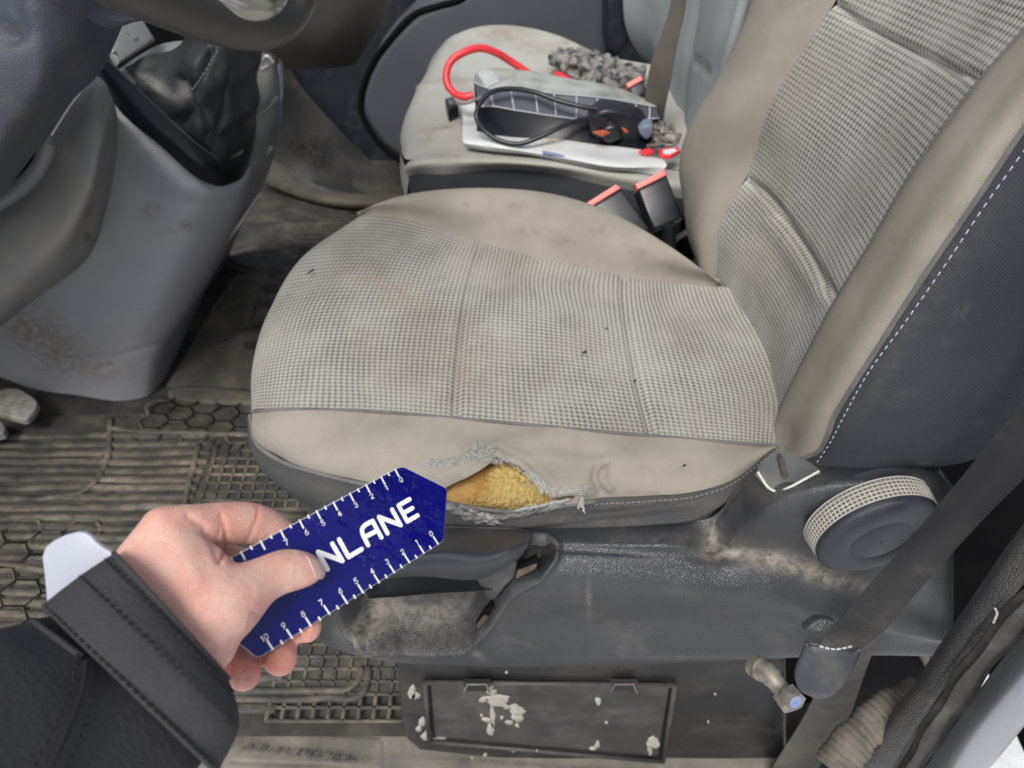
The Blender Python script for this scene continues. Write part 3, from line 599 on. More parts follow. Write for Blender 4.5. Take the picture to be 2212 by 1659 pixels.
plate_t = plate('seat_hinge_cover', [PY(x, y, .96) for x, y in ((1420, 500), (1475, 470), (1510, 560), (1480, 570))], m_black, ps, th=.05, bev=.005)
# ================================================================ DRIVER SEAT
ds = empty('driver_seat', (.05, .62, 0), 'worn beige and grey patterned driver seat with torn side bolster', 'seat')
v0 = zs([(575, 935, .43), (543, 889, .472), (600, 884, .495), (800, 888, .495), (985, 903, .494), (1130, 916, .494), (1280, 930, .494), (1410, 941, .493), (1540, 952, .492), (1690, 963, .49)])
v1 = zs([(600, 830, .42), (546, 790, .466), (620, 770, .490), (800, 770, .492), (993, 775, .489), (1120, 790, .49), (1250, 800, .49), (1378, 815, .487), (1520, 835, .487), (1700, 870, .48)])
v2 = zs([(640, 700, .42), (584, 670, .466), (660, 650, .489), (830, 645, .492), (1008, 650, .488), (1120, 660, .489), (1240, 680, .489), (1357, 700, .486), (1480, 720, .486), (1660, 755, .48)])
v3 = zs([(700, 590, .42), (656, 555, .466), (730, 545, .489), (870, 550, .492), (1024, 580, .489), (1120, 600, .49), (1230, 620, .49), (1350, 640, .487), (1450, 655, .487), (1620, 680, .48)])
v4 = zs([(800, 500, .42), (774, 470, .470), (830, 466, .490), (930, 487, .494), (1040, 523, .494), (1130, 550, .495), (1240, 575, .495), (1350, 598, .494), (1440, 608, .492), (1590, 622, .485)])
CS1 = [(1040, 523), (1024, 580), (1008, 650), (993, 775), (986, 850), (985, 903)]
CS2 = [(1350, 598), (1350, 640), (1357, 700), (1378, 815), (1396, 890), (1410, 941)]
def ins_disp(px, py, U, W):
    return (-.0055 * gauss(seg_d(px, py, CS1), 9) - .0055 * gauss(seg_d(px, py, CS2), 9)
            + .004 * gauss(np.hypot(px - 1200, (py - 740) * 1.2), 150) + .004 * gauss(np.hypot(px - 780, py - 700), 160))
net('patterned_insert', [v0, v1, v2, v3, v4], m_insert, ds, res=.0035, disp=ins_disp,
    st=[(860, 640, 80, 34, .5, 25), (780, 600, 60, 25, .2), (950, 800, 120, 60, .25), (1150, 560, 100, 30, .2)])
s4 = v4[1:-1] + [PZ(1548, 616, .488)]
crest = zs([(774, 468, .474), (822, 437, .505), (900, 418, .528), (985, 412, .538), (1100, 415, .542), (1200, 429, .543), (1300, 459, .541), (1400, 508, .537), (1480, 556, .527), (1552, 611, .500)])
mid = [a * .5 + b * .5 + np.array([0, -.004, .010]) for a, b in zip(crm(np.array(s4), 12), crm(np.array(crest), 12))]
net('side_bolster', [crm(np.array(s4), 12) + np.array([0, -.004, -.006]), crm(np.array(s4), 12) * .93 + np.array(mid) * .07, mid, crm(np.array(crest), 12), [p + np.array([0, .035, -.03]) for p in crm(np.array(crest), 12)], [p + np.array([0, .05, -.12]) for p in crm(np.array(crest), 12)], [p + np.array([0, .05, -.3]) for p in crm(np.array(crest), 12)]], m_beige, ds, res=.005,
    st=[(1110, 448, 16, 8, .6), (1010, 440, 6, 4, .7), (1220, 520, 30, 9, .55), (1130, 500, 50, 14, .4), (1380, 545, 20, 10, .5), (1300, 495, 40, 14, .4), (1060, 470, 60, 16, .25), (1450, 570, 30, 12, .35)])
# near bolster with the tear
OS = [(541, 892, .468), (552, 948, .460), (600, 987, .460), (700, 1020, .463), (850, 1055, .466), (985, 1085, .468), (1100, 1100, .468), (1200, 1090, .468), (1285, 1078, .468), (1400, 1071, .473), (1500, 1061, .478), (1580, 1036, .485), (1628, 1002, .489), (1672, 966, .490)]
os3 = zs(OS)
nb_top = crm(np.array(v0[1:] ), 28); nb_out = crm(np.array(os3), 28)
nb_mid = (nb_top + nb_out) / 2 + np.array([0, -.002, .010]) * np.sin(np.linspace(.0, math.pi, 28))[:, None] ** .4
nb_m2 = nb_top * .2 + nb_out * .8 + np.array([0, -.005, .007]) * np.sin(np.linspace(.0, math.pi, 28))[:, None] ** .4
HOLE = [(930, 1078), (968, 1050), (1010, 1031), (1040, 1014), (1060, 1000), (1068, 988), (1073, 984), (1079, 993), (1100, 999), (1122, 1008), (1143, 1025), (1165, 1045), (1178, 1062), (1190, 1076), (1215, 1072), (1248, 1068), (1238, 1079), (1195, 1087), (1160, 1093), (1100, 1104), (1040, 1102), (1000, 1090), (960, 1086)]
def nb_disp(px, py, U, W):
    d = seg_d(px, py, HOLE, True); o = .0035 * gauss(d - 6, 7) + .0018 * gauss(d - 22, 14)
    o += -.004 * gauss(seg_d(px, py, [(1300, 1062), (1283, 1035), (1287, 1012), (1310, 998)]), 6) + .003 * gauss(seg_d(px, py, [(1318, 1055), (1300, 1035), (1304, 1018)]), 9)
    o += -.002 * gauss(seg_d(px, py, [(1080, 975), (1180, 960), (1300, 975)]), 16) + .0015 * np.sin(px * .02 + py * .05)
    return o
net('torn_side_bolster', [nb_top, nb_mid, nb_m2, nb_out], m_beige, ds, res=.0022, hole=HOLE, disp=nb_disp,
    st=[(700, 950, 200, 24, .10), (1400, 1010, 140, 22, .12), (1000, 1040, 90, 16, .28), (1150, 1010, 60, 12, .2), (640, 1000, 90, 8, .3, 15), (1400, 1065, 200, 5, .35)])
NB = surf(LASTG)
seam_line('seam', [p + np.array([0, 0, .0]) for p in crm(np.array(v0[1:]), 30)], .0016, m_pipe, ds, off=.001)
# foam seen through the tear
fo = [zs([(900, 1068, .462), (985, 1025, .470), (1050, 985, .475), (1090, 975, .475), (1150, 1005, .472), (1200, 1050, .468), (1270, 1060, .462)]),
      zs([(905, 1085, .456), (985, 1055, .466), (1050, 1030, .472), (1095, 1025, .473), (1150, 1040, .468), (1200, 1068, .463), (1270, 1072, .459)]),
      zs([(910, 1110, .452), (985, 1090, .458), (1050, 1080, .462), (1100, 1078, .462), (1150, 1082, .460), (1200, 1088, .456), (1270, 1085, .454)]),
      zs([(915, 1125, .440), (985, 1112, .440), (1050, 1118, .440), (1100, 1120, .440), (1150, 1118, .440), (1200, 1108, .440), (1270, 1100, .440)])]
def foam_d(px, py, U, W):
    r = np.random.RandomState(3).randn(*px.shape); r = (r + np.roll(r, 1, 0) + np.roll(r, 1, 1) + np.roll(r, 2, 1)) / 2
    rough = 1 / (1 + np.exp(-(px - (1010 + (1100 - py) * .35 + 12 * np.sin(py * .15))) / 4))
    return r * (.0003 + .0010 * rough) - .0022 * rough - .002 * gauss(seg_d(px, py, [(1050, 1010), (1045, 1040), (1030, 1075), (1022, 1095)]), 4) + .0025 * gauss(seg_d(px, py, [(1070, 1015), (1100, 1008), (1125, 1020)]), 5)
net('exposed_foam', fo, m_foam, ds, res=.0011, disp=foam_d, st=[(1000, 1062, 44, 46, 1, -30), (1045, 1010, 34, 14, 1, -30), (1030, 1035, 24, 30, 1, -30), (1185, 1068, 10, 14, .5), (1100, 1098, 90, 4, .5), (940, 1085, 40, 20, .8)])
# dark side band of the cushion
bt = zs([(545, 905, .44), (552, 985, .40), (605, 1050, .395), (690, 1105, .400), (830, 1132, .425), (970, 1138, .445), (1100, 1142, .447), (1200, 1142, .447), (1285, 1142, .447), (1400, 1140, .448), (1500, 1132, .452), (1572, 1078, .467), (1622, 1030, .48), (1676, 975, .488)])
md = [(a + b) / 2 + np.array([-.004 if i < 3 else 0, -.010 if i > 1 else -.004, 0]) for i, (a, b) in enumerate(zip(os3, bt))]
def side_d(px, py, U, W):
    f = np.clip((px - 1080) / 250, 0, 1) * np.clip((1560 - px) / 60, 0, 1)
    return .0022 * np.sin(W * 420 + px * .012 - 2) * f + .0015 * gauss(seg_d(px, py, [(1180, 1118), (1350, 1108), (1480, 1088)]), 4)
net('cushion_side', [os3, md, bt, [p + np.array([.01, .02, -.05]) for p in bt]], m_side2, ds, res=.003, disp=side_d,
    st=[(1400, 1085, 160, 9, .45), (1150, 1118, 120, 12, .45), (690, 1050, 60, 8, .3, 20), (640, 1010, 90, 6, .35, 22), (600, 1020, 6, 4, .5), (1300, 1128, 140, 8, .3)])
tube('piping', crm(np.array(os3[:9]), 90) + np.array([0, -.0022, -.0006]), .0022, m_pipe, ds)
seam_line('stitching', [p * .85 + q * .15 + np.array([0, -.002, 0]) for p, q in zip(os3[8:], md[8:])], .00022, m_thread, ds, dash=(.0026, .0022), off=.002)
# dark front face hidden corner: closes the cushion towards the dash
frn = [v0[0], v1[0], v2[0], v3[0], v4[0]]
net('cushion_front', [[bt[0]] + frn, [p + np.array([.02, 0, -.1]) for p in [bt[0]] + frn], [p + np.array([.05, 0, -.25]) for p in [bt[0]] + frn]], m_side, ds, res=.015)
# frays: threads round the tear
Tn = (C0 - PZ(1080, 1040, .47)); Tn /= np.linalg.norm(Tn)
ft = MB()
def thread(x0, y0, x1, y1, lift, r=.00021, wob=4, z=None):
    a, b = NB(x0, y0), NB(x1, y1)
    if z: a[2] += z
    P = [a * (1 - t) + b * t + Tn * (lift * math.sin(math.pi * t) + .0007) + np.array([random.gauss(0, 1), random.gauss(0, 1), random.gauss(0, 1)]) * .00013 * wob * (t > 0) for t in np.linspace(0, 1, 7)]
    ft.tube(crm(np.array(P), 13), [r] * 13, 4)
R = random.uniform
for i in range(110):   # ladder of pulled yarns on the left of the tear
    t = i / 110; x = 922 + 122 * t; y = 1000 - 34 * max(0, (t - .35)) ** 1.1 + 2 * math.sin(i)
    L = 16 + 8 * t; thread(x + R(-1, 1), y + L * .6 - 6 * t, x + 7 - 2 * t + R(-4, 4), y - L * .45 + R(-2, 2), .002 * t, wob=1.2 + t * 2)
for i in range(70):    # tuft at the top
    x, y = R(1012, 1072), R(958, 990); thread(x, y, x + R(-16, 12), y - R(2, 18) + (x - 1012) * .05, R(.001, .004), wob=3)
for i in range(46):
    x = R(1030, 1084); y = 1003 - abs(x - 1075) * .3 + R(-4, 4); thread(x, y, x + R(-14, 6), y - R(4, 20), .003, wob=3)
for i in range(60):    # right flank
    t = R(0, 1); x = 1085 + 95 * t; y = 994 + 66 * t ** 1.1; thread(x, y, x + R(-2, 10), y + R(-8, 4), .001, wob=2)
for i in range(54):    # long parallel yarns on the right
    x = R(1128, 1185); y = 1020 + (x - 1128) * .7; thread(x + R(0, 6), y - R(4, 20), x + R(8, 26), y + R(10, 32), .002, wob=1.6)
for i in range(60):    # ladder to the right end
    x = 1190 + i * 1.4; thread(x, 1054 - (x - 1190) * .06 + R(-2, 2), x + R(-2, 3), 1076 - (x - 1190) * .1, .001, wob=1)
for i in range(26): x = R(1255, 1278); thread(x, R(1048, 1075), x + R(-8, 8), R(1050, 1080), .004, wob=4)
for i in range(90):    # light fringe along the lower left lip
    t = R(0, 1); x = 965 + 95 * t; y = 1085 + 36 * t; thread(x, y, x + R(10, 28), y + R(2, 14), R(.001, .004), r=.00036, wob=2.4)
for i in range(26): x, y = 1042 + R(-8, 8), 1112 + R(-6, 6); thread(x, y, x + R(4, 32), y + R(2, 24), .004, r=.0004, wob=5)
for i in range(80):    # light fringe along the lower right lip
    t = R(0, 1); x = 1105 + 110 * t; y = 1104 - 22 * t; thread(x, y, x + R(14, 34), y - R(-2, 9), R(.001, .003), r=.00034, wob=2.2)
for i in range(12): thread(1258 + R(-3, 3), 1074, 1252 + R(-4, 8), 1090 + R(0, 12), .003, r=.0004, wob=4)
for k in range(2): thread(1252, 1085, 1262 + 3 * k, 1112, .004, r=.0006, wob=6)
ft.build('frayed_threads', m_fray, ds)
# torn lip: twisted strip of cloth along the lower edge
net('torn_lip', [zs([(950, 1078, .474), (985, 1090, .472), (1020, 1104, .468), (1050, 1112, .466), (1100, 1108, .467), (1160, 1098, .468), (1220, 1084, .470)]),
                 zs([(950, 1086, .478), (985, 1098, .476), (1018, 1113, .472), (1050, 1121, .470), (1100, 1116, .471), (1160, 1104, .472), (1220, 1089, .472)]),
                 zs([(950, 1100, .468), (985, 1112, .466), (1015, 1126, .462), (1048, 1130, .462), (1100, 1122, .464), (1160, 1110, .466), (1220, 1094, .469)])],
    M('torn_cloth_lip', (.28, .27, .25), (.10, .105, .115), 120, .9, bump=(400, .6, .001)), ds, res=.002, disp=lambda px, py, U, W: .0012 * np.sin(U * 500 + W * 900))
mb = MB()
for (x, y, s) in ((1063, 992, 5), (1052, 998, 4), (1005, 1008, 4), (1070, 997, 4), (1127, 1011, 3), (1120, 1016, 4)):
    for k in range(4):
        c = PZ(x + R(-3, 3), y + R(-2, 2), .481); r = s * .00045
        mb.tube([c + np.array([0, 0, -r]), c + np.array([R(-r, r), 0, 0]), c + np.array([0, 0, r])], [r * .5, r, r * .4], 6)
mb.build('foam_crumbs', m_foam, ds)
# little dark bits on the cushion
mb = MB()
for (x, y, z, s) in ((670, 590, .494, 3.0), (676, 586, .495, 2.2), (1263, 763, .494, 2.2), (1372, 825, .491, 1.6), (1310, 712, .493, 1.2), (1478, 1008, .505, 1.6)):
    a, b = PZ(x - s * 2, y + s, z), PZ(x + s * 2, y - s, z); tube('debris_fleck', crm(np.array([a, (a + b) / 2 + np.array([0, 0, .001]), b]), 5) + np.array([0, 0, .001]), [.0006, .001, .0012, .001, .0004], m_chip, ds, n=5)
# ---- backrest
A = ys([(1672, 955, .49), (1684, 888, .52), (1708, 836, .525), (1752, 750, .528), (1805, 650, .53), (1865, 553, .535), (1975, 367, .54), (2122, 168, .545), (2235, 40, .55), (2330, -80, .55)])
Lr = ys([(1556, 645, .742), (1547, 600, .742), (1549, 560, .75), (1553, 500, .762), (1575, 450, .77), (1618, 370, .78), (1661, 233, .78), (1755, 80, .78), (1806, 0, .78), (1850, -90, .78)])
A, Lr = ext(A, 0, .22), ext(Lr, 0, .25)
A_, L_ = crm(np.array(A), 40), crm(np.array(Lr), 40)
cols = []
for f in (0, .12, .3, .5, .7, .88, 1): cols.append(L_ * (1 - f) + A_ * f + np.array([.016, 0, -.004]) * math.sin(math.pi * f))
US = [(1806, 10), (1850, 45), (1900, 76), (2000, 122), (2070, 155), (2122, 167)]; LS = [(1618, 393), (1650, 415), (1680, 450), (1740, 540), (1805, 646)]
net('patterned_back_insert', cols, m_insert, ds, res=.0035, disp=lambda px, py, U, W: -.006 * gauss(seg_d(px, py, US), 9) - .007 * gauss(seg_d(px, py, LS), 9) + .003 * gauss(seg_d(px, py, [(1660, 480), (1720, 560), (1770, 640)]), 20),
    st=[(1640, 560, 60, 60, .15)])
seam_line('seam', A, .0016, m_pipe, ds, off=.0015)
Bs = [(1728, 992, .425), (1757, 984, .42), (1808, 890, .425), (1900, 745, .432), (2025, 553, .45), (2110, 430, .46), (2212, 277, .475), (2330, 110, .48)]
B3 = crm(np.array(ext(ys(Bs), 0, .22)), 40)
mA = A_ * .55 + B3 * .45 + np.array([-.012, -.012, 0]); mA[:4] += np.array([.006, .004, 0]) * np.linspace(1, 0, 4)[:, None]
mB = A_ * .15 + B3 * .85 + np.array([-.008, -.008, 0])
net('back_bolster', [A_, A_ * .85 + B3 * .15 + np.array([-.009, -.003, 0]), mA, mB, B3], m_beige, ds, res=.004,
    st=[(2160, 330, 26, 8, .5, -45), (2150, 345, 14, 5, .5, -45), (1930, 520, 10, 6, .5), (1990, 600, 14, 9, .4), (2085, 215, 30, 40, .1), (2050, 470, 16, 8, .3, -50), (2120, 390, 16, 8, .35, -50), (1740, 980, 20, 20, .4)])
D3 = crm(np.array(ys([(1800, 1013, .405), (1950, 1012, .40), (2108, 990, .40), (2230, 900, .41), (2340, 740, .42), (2420, 560, .43), (2500, 400, .44), (2600, 250, .45)]))[:], 40) if False else crm(np.array(ext(ys([(1800, 1013, .405), (1950, 1012, .40), (2108, 990, .40), (2230, 900, .41), (2340, 740, .42), (2420, 560, .43), (2500, 400, .44), (2600, 250, .45)]), 0, .2)), 40)
Bc = B3.copy(); Bc[:] = B3
net('back_side', [B3, B3 * .9 + D3 * .1 + np.array([-.001, -.006, 0]), B3 * .5 + D3 * .5 + np.array([0, -.022, 0]), B3 * .15 + D3 * .85 + np.array([.0, -.010, 0]), D3, D3 + np.array([.03, .06, 0])], m_side, ds, res=.004,
    st=[(2030, 600, 34, 220, .30, 38), (1905, 820, 22, 140, .25, 35), (2075, 675, 26, 8, .5, -35), (2040, 740, 24, 12, .25), (1950, 855, 40, 14, .3, -35), (2115, 912, 10, 5, .8), (1995, 1000, 16, 4, .7), (1960, 990, 60, 4, .2)])  # long streaks paint the sheen along the seam, small spots are stains
seam_line('piping', crm(np.array(B3), 30), .0020, m_pipe, ds, off=.0012)
SS = [(1764, 1000, .4165), (1791, 960, .416), (1821, 903, .417), (1875, 806, .42), (1955, 696, .425), (2048, 563, .434), (2130, 440, .443), (2212, 325, .453), (2330, 150, .458)]
seam_line('stitching', ys(SS), .0005, M('pale_blue_thread', (.40, .48, .60), None, 20, .6), ds, dash=(.0034, .0030), off=.0105)
Fs = crm(np.array(ys([(1548, 640, .765), (1520, 585, .80), (1490, 520, .83), (1475, 430, .85), (1467, 360, .85), (1475, 310, .85), (1500, 250, .85), (1550, 170, .85), (1590, 90, .85), (1625, 0, .85), (1655, -90, .85)]) + [PY(1655, -90, .85) + np.array([.06, 0, .25])]), 40)
net('back_bolster', [L_, L_ * .75 + Fs * .25 + np.array([-.014, -.004, 0]), L_ * .3 + Fs * .7 + np.array([-.010, -.006, .002]), Fs, Fs + np.array([.04, .03, 0]), Fs + np.array([.14, .03, 0])], m_beige, ds, res=.005,
    st=[(1500, 480, 30, 60, .12), (1640, 130, 30, 60, .08)])
net('back_shell', [Fs + np.array([.14, .03, 0]), D3 + np.array([.08, .1, 0])], m_side, ds, res=.03)
# ---- side shroud
T_ = ys([(700, 1200, .42), (760, 1160, .415), (900, 1140, .405), (1050, 1136, .403), (1200, 1136, .403), (1350, 1133, .403), (1480, 1128, .403), (1545, 1112, .405), (1590, 1055, .41), (1640, 1012, .415), (1750, 1000, .42), (1900, 1000, .42), (2000, 1002, .42), (2045, 1040, .42), (2060, 1110, .43)])
K_ = ys([(692, 1235, .41), (755, 1185, .395), (900, 1168, .385), (1050, 1165, .382), (1200, 1165, .382), (1350, 1168, .380), (1480, 1170, .378), (1550, 1178, .385), (1600, 1130, .382), (1655, 1085, .366), (1750, 1052, .358), (1900, 1036, .356), (1990, 1042, .358), (2035, 1075, .368), (2060, 1150, .42)])
N_ = ys([(690, 1255, .40), (752, 1205, .378), (900, 1190, .372), (1050, 1188, .371), (1200, 1189, .372), (1350, 1195, .370), (1480, 1201, .368), (1550, 1205, .372), (1605, 1195, .374), (1670, 1195, .370), (1760, 1205, .364), (1900, 1225, .360), (1990, 1240, .360), (2033, 1250, .37), (2060, 1260, .415)])
R_ = ys([(688, 1275, .39), (750, 1225, .362), (900, 1212, .360), (1050, 1212, .360), (1200, 1213, .362), (1350, 1222, .360), (1480, 1232, .358), (1560, 1240, .357), (1620, 1236, .357), (1690, 1245, .355), (1780, 1262, .355), (1900, 1292, .355), (1980, 1318, .36), (2030, 1338, .37), (2060, 1345, .41)])
Q_ = ys([(688, 1300, .385), (750, 1258, .352), (900, 1242, .352), (1050, 1242, .352), (1200, 1240, .354), (1350, 1252, .352), (1480, 1262, .350), (1560, 1268, .349), (1620, 1270, .348), (1690, 1280, .346), (1780, 1302, .346), (1900, 1330, .347), (1980, 1352, .352), (2030, 1365, .362), (2060, 1370, .41)])
S_ = ys([(690, 1350, .378), (745, 1345, .352), (900, 1345, .352), (1050, 1345, .352), (1200, 1345, .353), (1350, 1345, .353), (1480, 1345, .352), (1560, 1348, .351), (1620, 1350, .350), (1690, 1352, .350), (1780, 1360, .350), (1900, 1372, .351), (1980, 1384, .356), (2030, 1390, .365), (2060, 1390, .41)])
B_ = ys([(700, 1378, .37), (755, 1404, .355), (850, 1426, .352), (1050, 1436, .352), (1200, 1437, .353), (1350, 1433, .354), (1480, 1427, .354), (1560, 1423, .354), (1620, 1420, .354), (1690, 1416, .355), (1780, 1411, .356), (1900, 1408, .358), (1980, 1408, .364), (2030, 1408, .375), (2060, 1408, .41)])
E_ = [p + np.array([.004, .018, -.006]) for p in B_]; E2 = [p + np.array([.008, .06, .02]) for p in B_]
REC = [(1200, 1180), (1180, 1165), (1150, 1166), (1100, 1150), (900, 1150), (760, 1180), (738, 1250), (738, 1319), (752, 1362), (787, 1392), (870, 1406), (937, 1408), (987, 1398), (1024, 1386), (1057, 1346), (1087, 1298), (1104, 1276), (1164, 1246), (1196, 1206)]
def shr_d(px, py, U, W):
    d = seg_d(px, py, REC, True); i = inside(px, py, REC); s = np.where(i, d, -d)
    o = -.038 * (1 / (1 + np.exp(-(s - 12) / 3.6))) + .0048 * gauss(s + 5, 7)
    o += i * (.012 * gauss(py - 1390, 26) * (px < 1040)) + .006 * i * gauss(seg_d(px, py, [(938, 1230), (936, 1300)]), 5)
    o += -.002 * gauss(seg_d(px, py, [(1530, 1180), (1545, 1120), (1600, 1050)]), 8)
    return o
net('side_shroud', [T_, K_, N_, R_, Q_, S_, B_, E_, E2], m_plast, ds, res=.002, disp=shr_d,
    st=[(1660, 1205, 110, 22, .85, 8), (1790, 1245, 90, 20, .9, 14), (1535, 1165, 16, 34, .8), (1880, 1275, 80, 18, .6, 10), (1560, 1195, 60, 14, .5), (850, 1372, 90, 20, .85, 3), (960, 1370, 60, 18, .6, -10), (790, 1370, 30, 26, .6), (1075, 1330, 14, 40, .3, 35), (1160, 1180, 36, 16, .45), (1420, 1160, 90, 12, .3),
        (1272, 1300, 5, 34, .5), (1025, 1410, 30, 7, .5, 35), (1120, 1385, 34, 4, .35, 20), (800, 1420, 80, 10, .4, 6), (1680, 1060, 50, 30, .25), (1980, 1050, 40, 25, .3), (1500, 1420, 200, 5, .2)])
for (P, nm) in (([(1117, 1228), (1136, 1216), (1160, 1203), (1161, 1224), (1138, 1238), (1115, 1252)], 'slot'), ([(1028, 1350), (1048, 1318), (1062, 1304), (1068, 1310), (1050, 1340), (1030, 1364)], 'slot')):
    plate('slot_opening', [PY(x, y, .3470) for x, y in P], m_black, ds, th=.004, bev=0)
plate('rusty_bracket', [PY(x, y, .3462) for x, y in ((1117, 1234), (1160, 1218), (1158, 1228), (1114, 1252))], M('rusty_metal', (.16, .115, .085), (.10, .07, .05), 60, .7), ds, th=.003, bev=.0005)
plate('rusty_bracket', [PY(x, y, .3462) for x, y in ((1029, 1350), (1045, 1330), (1056, 1332), (1032, 1362))], M('rusty_metal_dark', (.08, .055, .035), None, 60, .7), ds, th=.003, bev=.0005)
# height lever
lv = net('height_lever', [ys([(740, 1168, .39), (860, 1150, .385), (970, 1141, .385), (1060, 1142, .385), (1120, 1144, .385), (1146, 1146, .388)]),
                     ys([(740, 1195, .352), (860, 1176, .350), (970, 1172, .350), (1060, 1174, .350), (1115, 1170, .352), (1147, 1160, .36)]),
                     ys([(740, 1222, .330), (860, 1206, .328), (970, 1200, .328), (1050, 1203, .328), (1100, 1196, .332), (1139, 1178, .345)]),
                     ys([(745, 1232, .327), (862, 1217, .325), (970, 1212, .325), (1048, 1213, .325), (1098, 1208, .330), (1132, 1192, .343)]),
                     ys([(750, 1258, .330), (864, 1243, .328), (930, 1242, .328), (1028, 1249, .328), (1060, 1240, .333), (1108, 1212, .345)]),
                     ys([(750, 1262, .345), (864, 1247, .345), (930, 1246, .345), (1028, 1251, .345), (1060, 1243, .348), (1108, 1214, .352)])], m_plast2, ds, res=.003, st=[(960, 1160, 120, 8, .12)])
plate('lever_arm', ys([(1026, 1250, .352), (1062, 1238, .350), (1112, 1208, .347), (1117, 1222, .3465), (1113, 1248, .3465), (1088, 1272, .3475), (1066, 1303, .351), (1052, 1298, .353)]), m_plast, ds, th=.012, bev=.003, st=[(1080, 1280, 24, 20, .35)])
# trim flap with pale edging under the backrest corner
net('trim_flap', [ys([(1636, 1012, .394), (1650, 992, .405), (1672, 978, .412), (1700, 975, .412), (1745, 996, .402), (1769, 1014, .392)]), ys([(1637, 1016, .390), (1653, 1018, .388), (1674, 1022, .388), (1705, 1015, .390), (1745, 1008, .392), (1769, 1016, .389)]),
      ys([(1638, 1020, .386), (1660, 1052, .374), (1677, 1061, .371), (1700, 1054, .368), (1735, 1036, .370), (1769, 1018, .378)])], M('grey_felt', (.125, .13, .13), (.155, .155, .15), 30, .85), ds, res=.003, back=.003)
tube('pale_edging', ys([(1637, 1019, .385), (1648, 1037, .3785), (1660, 1053, .3725), (1677, 1062, .3695), (1700, 1055, .366), (1735, 1037, .368), (1769, 1018, .375)]), .0011, M('ivory_edging', (.60, .58, .50), None, 20, .6), ds, m=40)
plate('flap_slot', ys([(1678, 980, .407), (1687, 977, .407), (1698, 1003, .391), (1702, 1026, .382), (1696, 1033, .380), (1690, 1030, .381), (1685, 1006, .391)]), M('slot_brown', (.05, .042, .035), (.09, .08, .065), 60, .9), ds, th=.003, bev=.0005, rnd=1)
# recliner knob
kc = PY(1897, 1158, .336); yaw = math.radians(9); ax = np.array([math.sin(yaw), -math.cos(yaw), -.02]); ax /= np.linalg.norm(ax)
e1 = np.cross(ax, [0, 0, 1]); e1 /= np.linalg.norm(e1); e2 = np.cross(e1, ax)
kn = empty('recliner_knob', kc, None, None); del kn; KO = bpy.data.objects['recliner_knob']; KO.parent = ds; KO.location = Vector(kc - ORG['driver_seat'])
def lathe(prof, n=96):
    V = [kc + ax * h + (e1 * math.cos(a) + e2 * math.sin(a)) * r for h, r in prof for a in np.linspace(0, 2 * math.pi, n, endpoint=False)]
    Fc = [[i * n + j, i * n + (j + 1) % n, (i + 1) * n + (j + 1) % n, (i + 1) * n + j] for i in range(len(prof) - 1) for j in range(n)]
    return V, Fc
kr = .0485
V, Fc = lathe([(-.004, kr), (.0, kr + .0004), (.002, kr - .0006), (.0042, kr - .004), (.0052, kr * .8), (.0052, kr * .53), (.0044, kr * .51), (.0044, kr * .49), (.0052, kr * .47), (.0054, .001)])
build('knob_face', V, Fc, m_knob, KO, ang=60)
V, Fc = lathe([(-.0200, kr + .0014), (-.0040, kr - .0004)])
build('knob_drum', V, Fc, m_gridhole, KO)
V, Fc = lathe([(-.030, kr - .001), (-.0212, kr - .001), (-.0205, kr + .001), (-.0198, kr - .002)])
build('knob_collar', V, Fc, m_plast2, KO)
mb = MB()
for i in range(6): 
    h = -.0196 + i * .0031; r = kr + .0018 - .0016 * i / 5
    mb.tube([kc + ax * h + (e1 * math.cos(a) + e2 * math.sin(a)) * r for a in np.linspace(0, 2 * math.pi, 90)], .00062, 5, caps=False)
for a in np.linspace(0, 2 * math.pi, 84, endpoint=False):
    d = e1 * math.cos(a) + e2 * math.sin(a); mb.tube([kc + ax * -.0198 + d * (kr + .0017), kc + ax * -.004 + d * (kr + .0002)], .00062, 5)
mb.build('knurled_grip', m_grid, KO)
# ---- base box with access panel
yb = .372
bx = plate('base_box', [PY(x, y, yb) for x, y in ((852, 1418), (862, 1500), (868, 1575), (878, 1600), (905, 1622), (1150, 1647), (1420, 1672), (1700, 1700), (1700, 1400))], m_base, ds, th=.42, bev=.006,
      st=[(880, 1480, 14, 16, .8), (885, 1560, 16, 20, .5), (1060, 1632, 200, 6, .3, 4), (1330, 1655, 100, 6, .3)])
fr_ = [(918, 1474), (1458, 1480), (1432, 1645), (928, 1602)]
plate('access_panel', [PY(x, y, yb - .006) for x, y in ((930, 1478), (1446, 1484), (1422, 1634), (940, 1592))], m_panel, ds, th=.005, bev=.002, st=[(1010, 1500, 60, 20, .25), (1260, 1560, 120, 30, .22), (1400, 1560, 30, 40, .3), (960, 1560, 40, 40, .2), (1100, 1590, 160, 6, .5, 4)])
mb = MB(); P = [PY(x, y, yb - .006) for x, y in fr_]
for i in range(4): mb.tube([P[i], P[(i + 1) % 4]], .0032, 8)
mb.build('panel_frame', m_panel, ds)
for x in (1030, 1348):
    plate('panel_clip', [PY(a, b, yb - .013) for a, b in ((x - 30, 1478), (x + 30, 1478), (x + 22, 1494), (x - 22, 1494))], m_base, ds, th=.006, bev=.001)
    tube('clip_edge', [PY(x - 28, 1494, yb - .014), PY(x - 20, 1478, yb - .014), PY(x + 20, 1478, yb - .014), PY(x + 28, 1496, yb - .014)], .0012, m_metal, ds, n=6)
mb = MB()
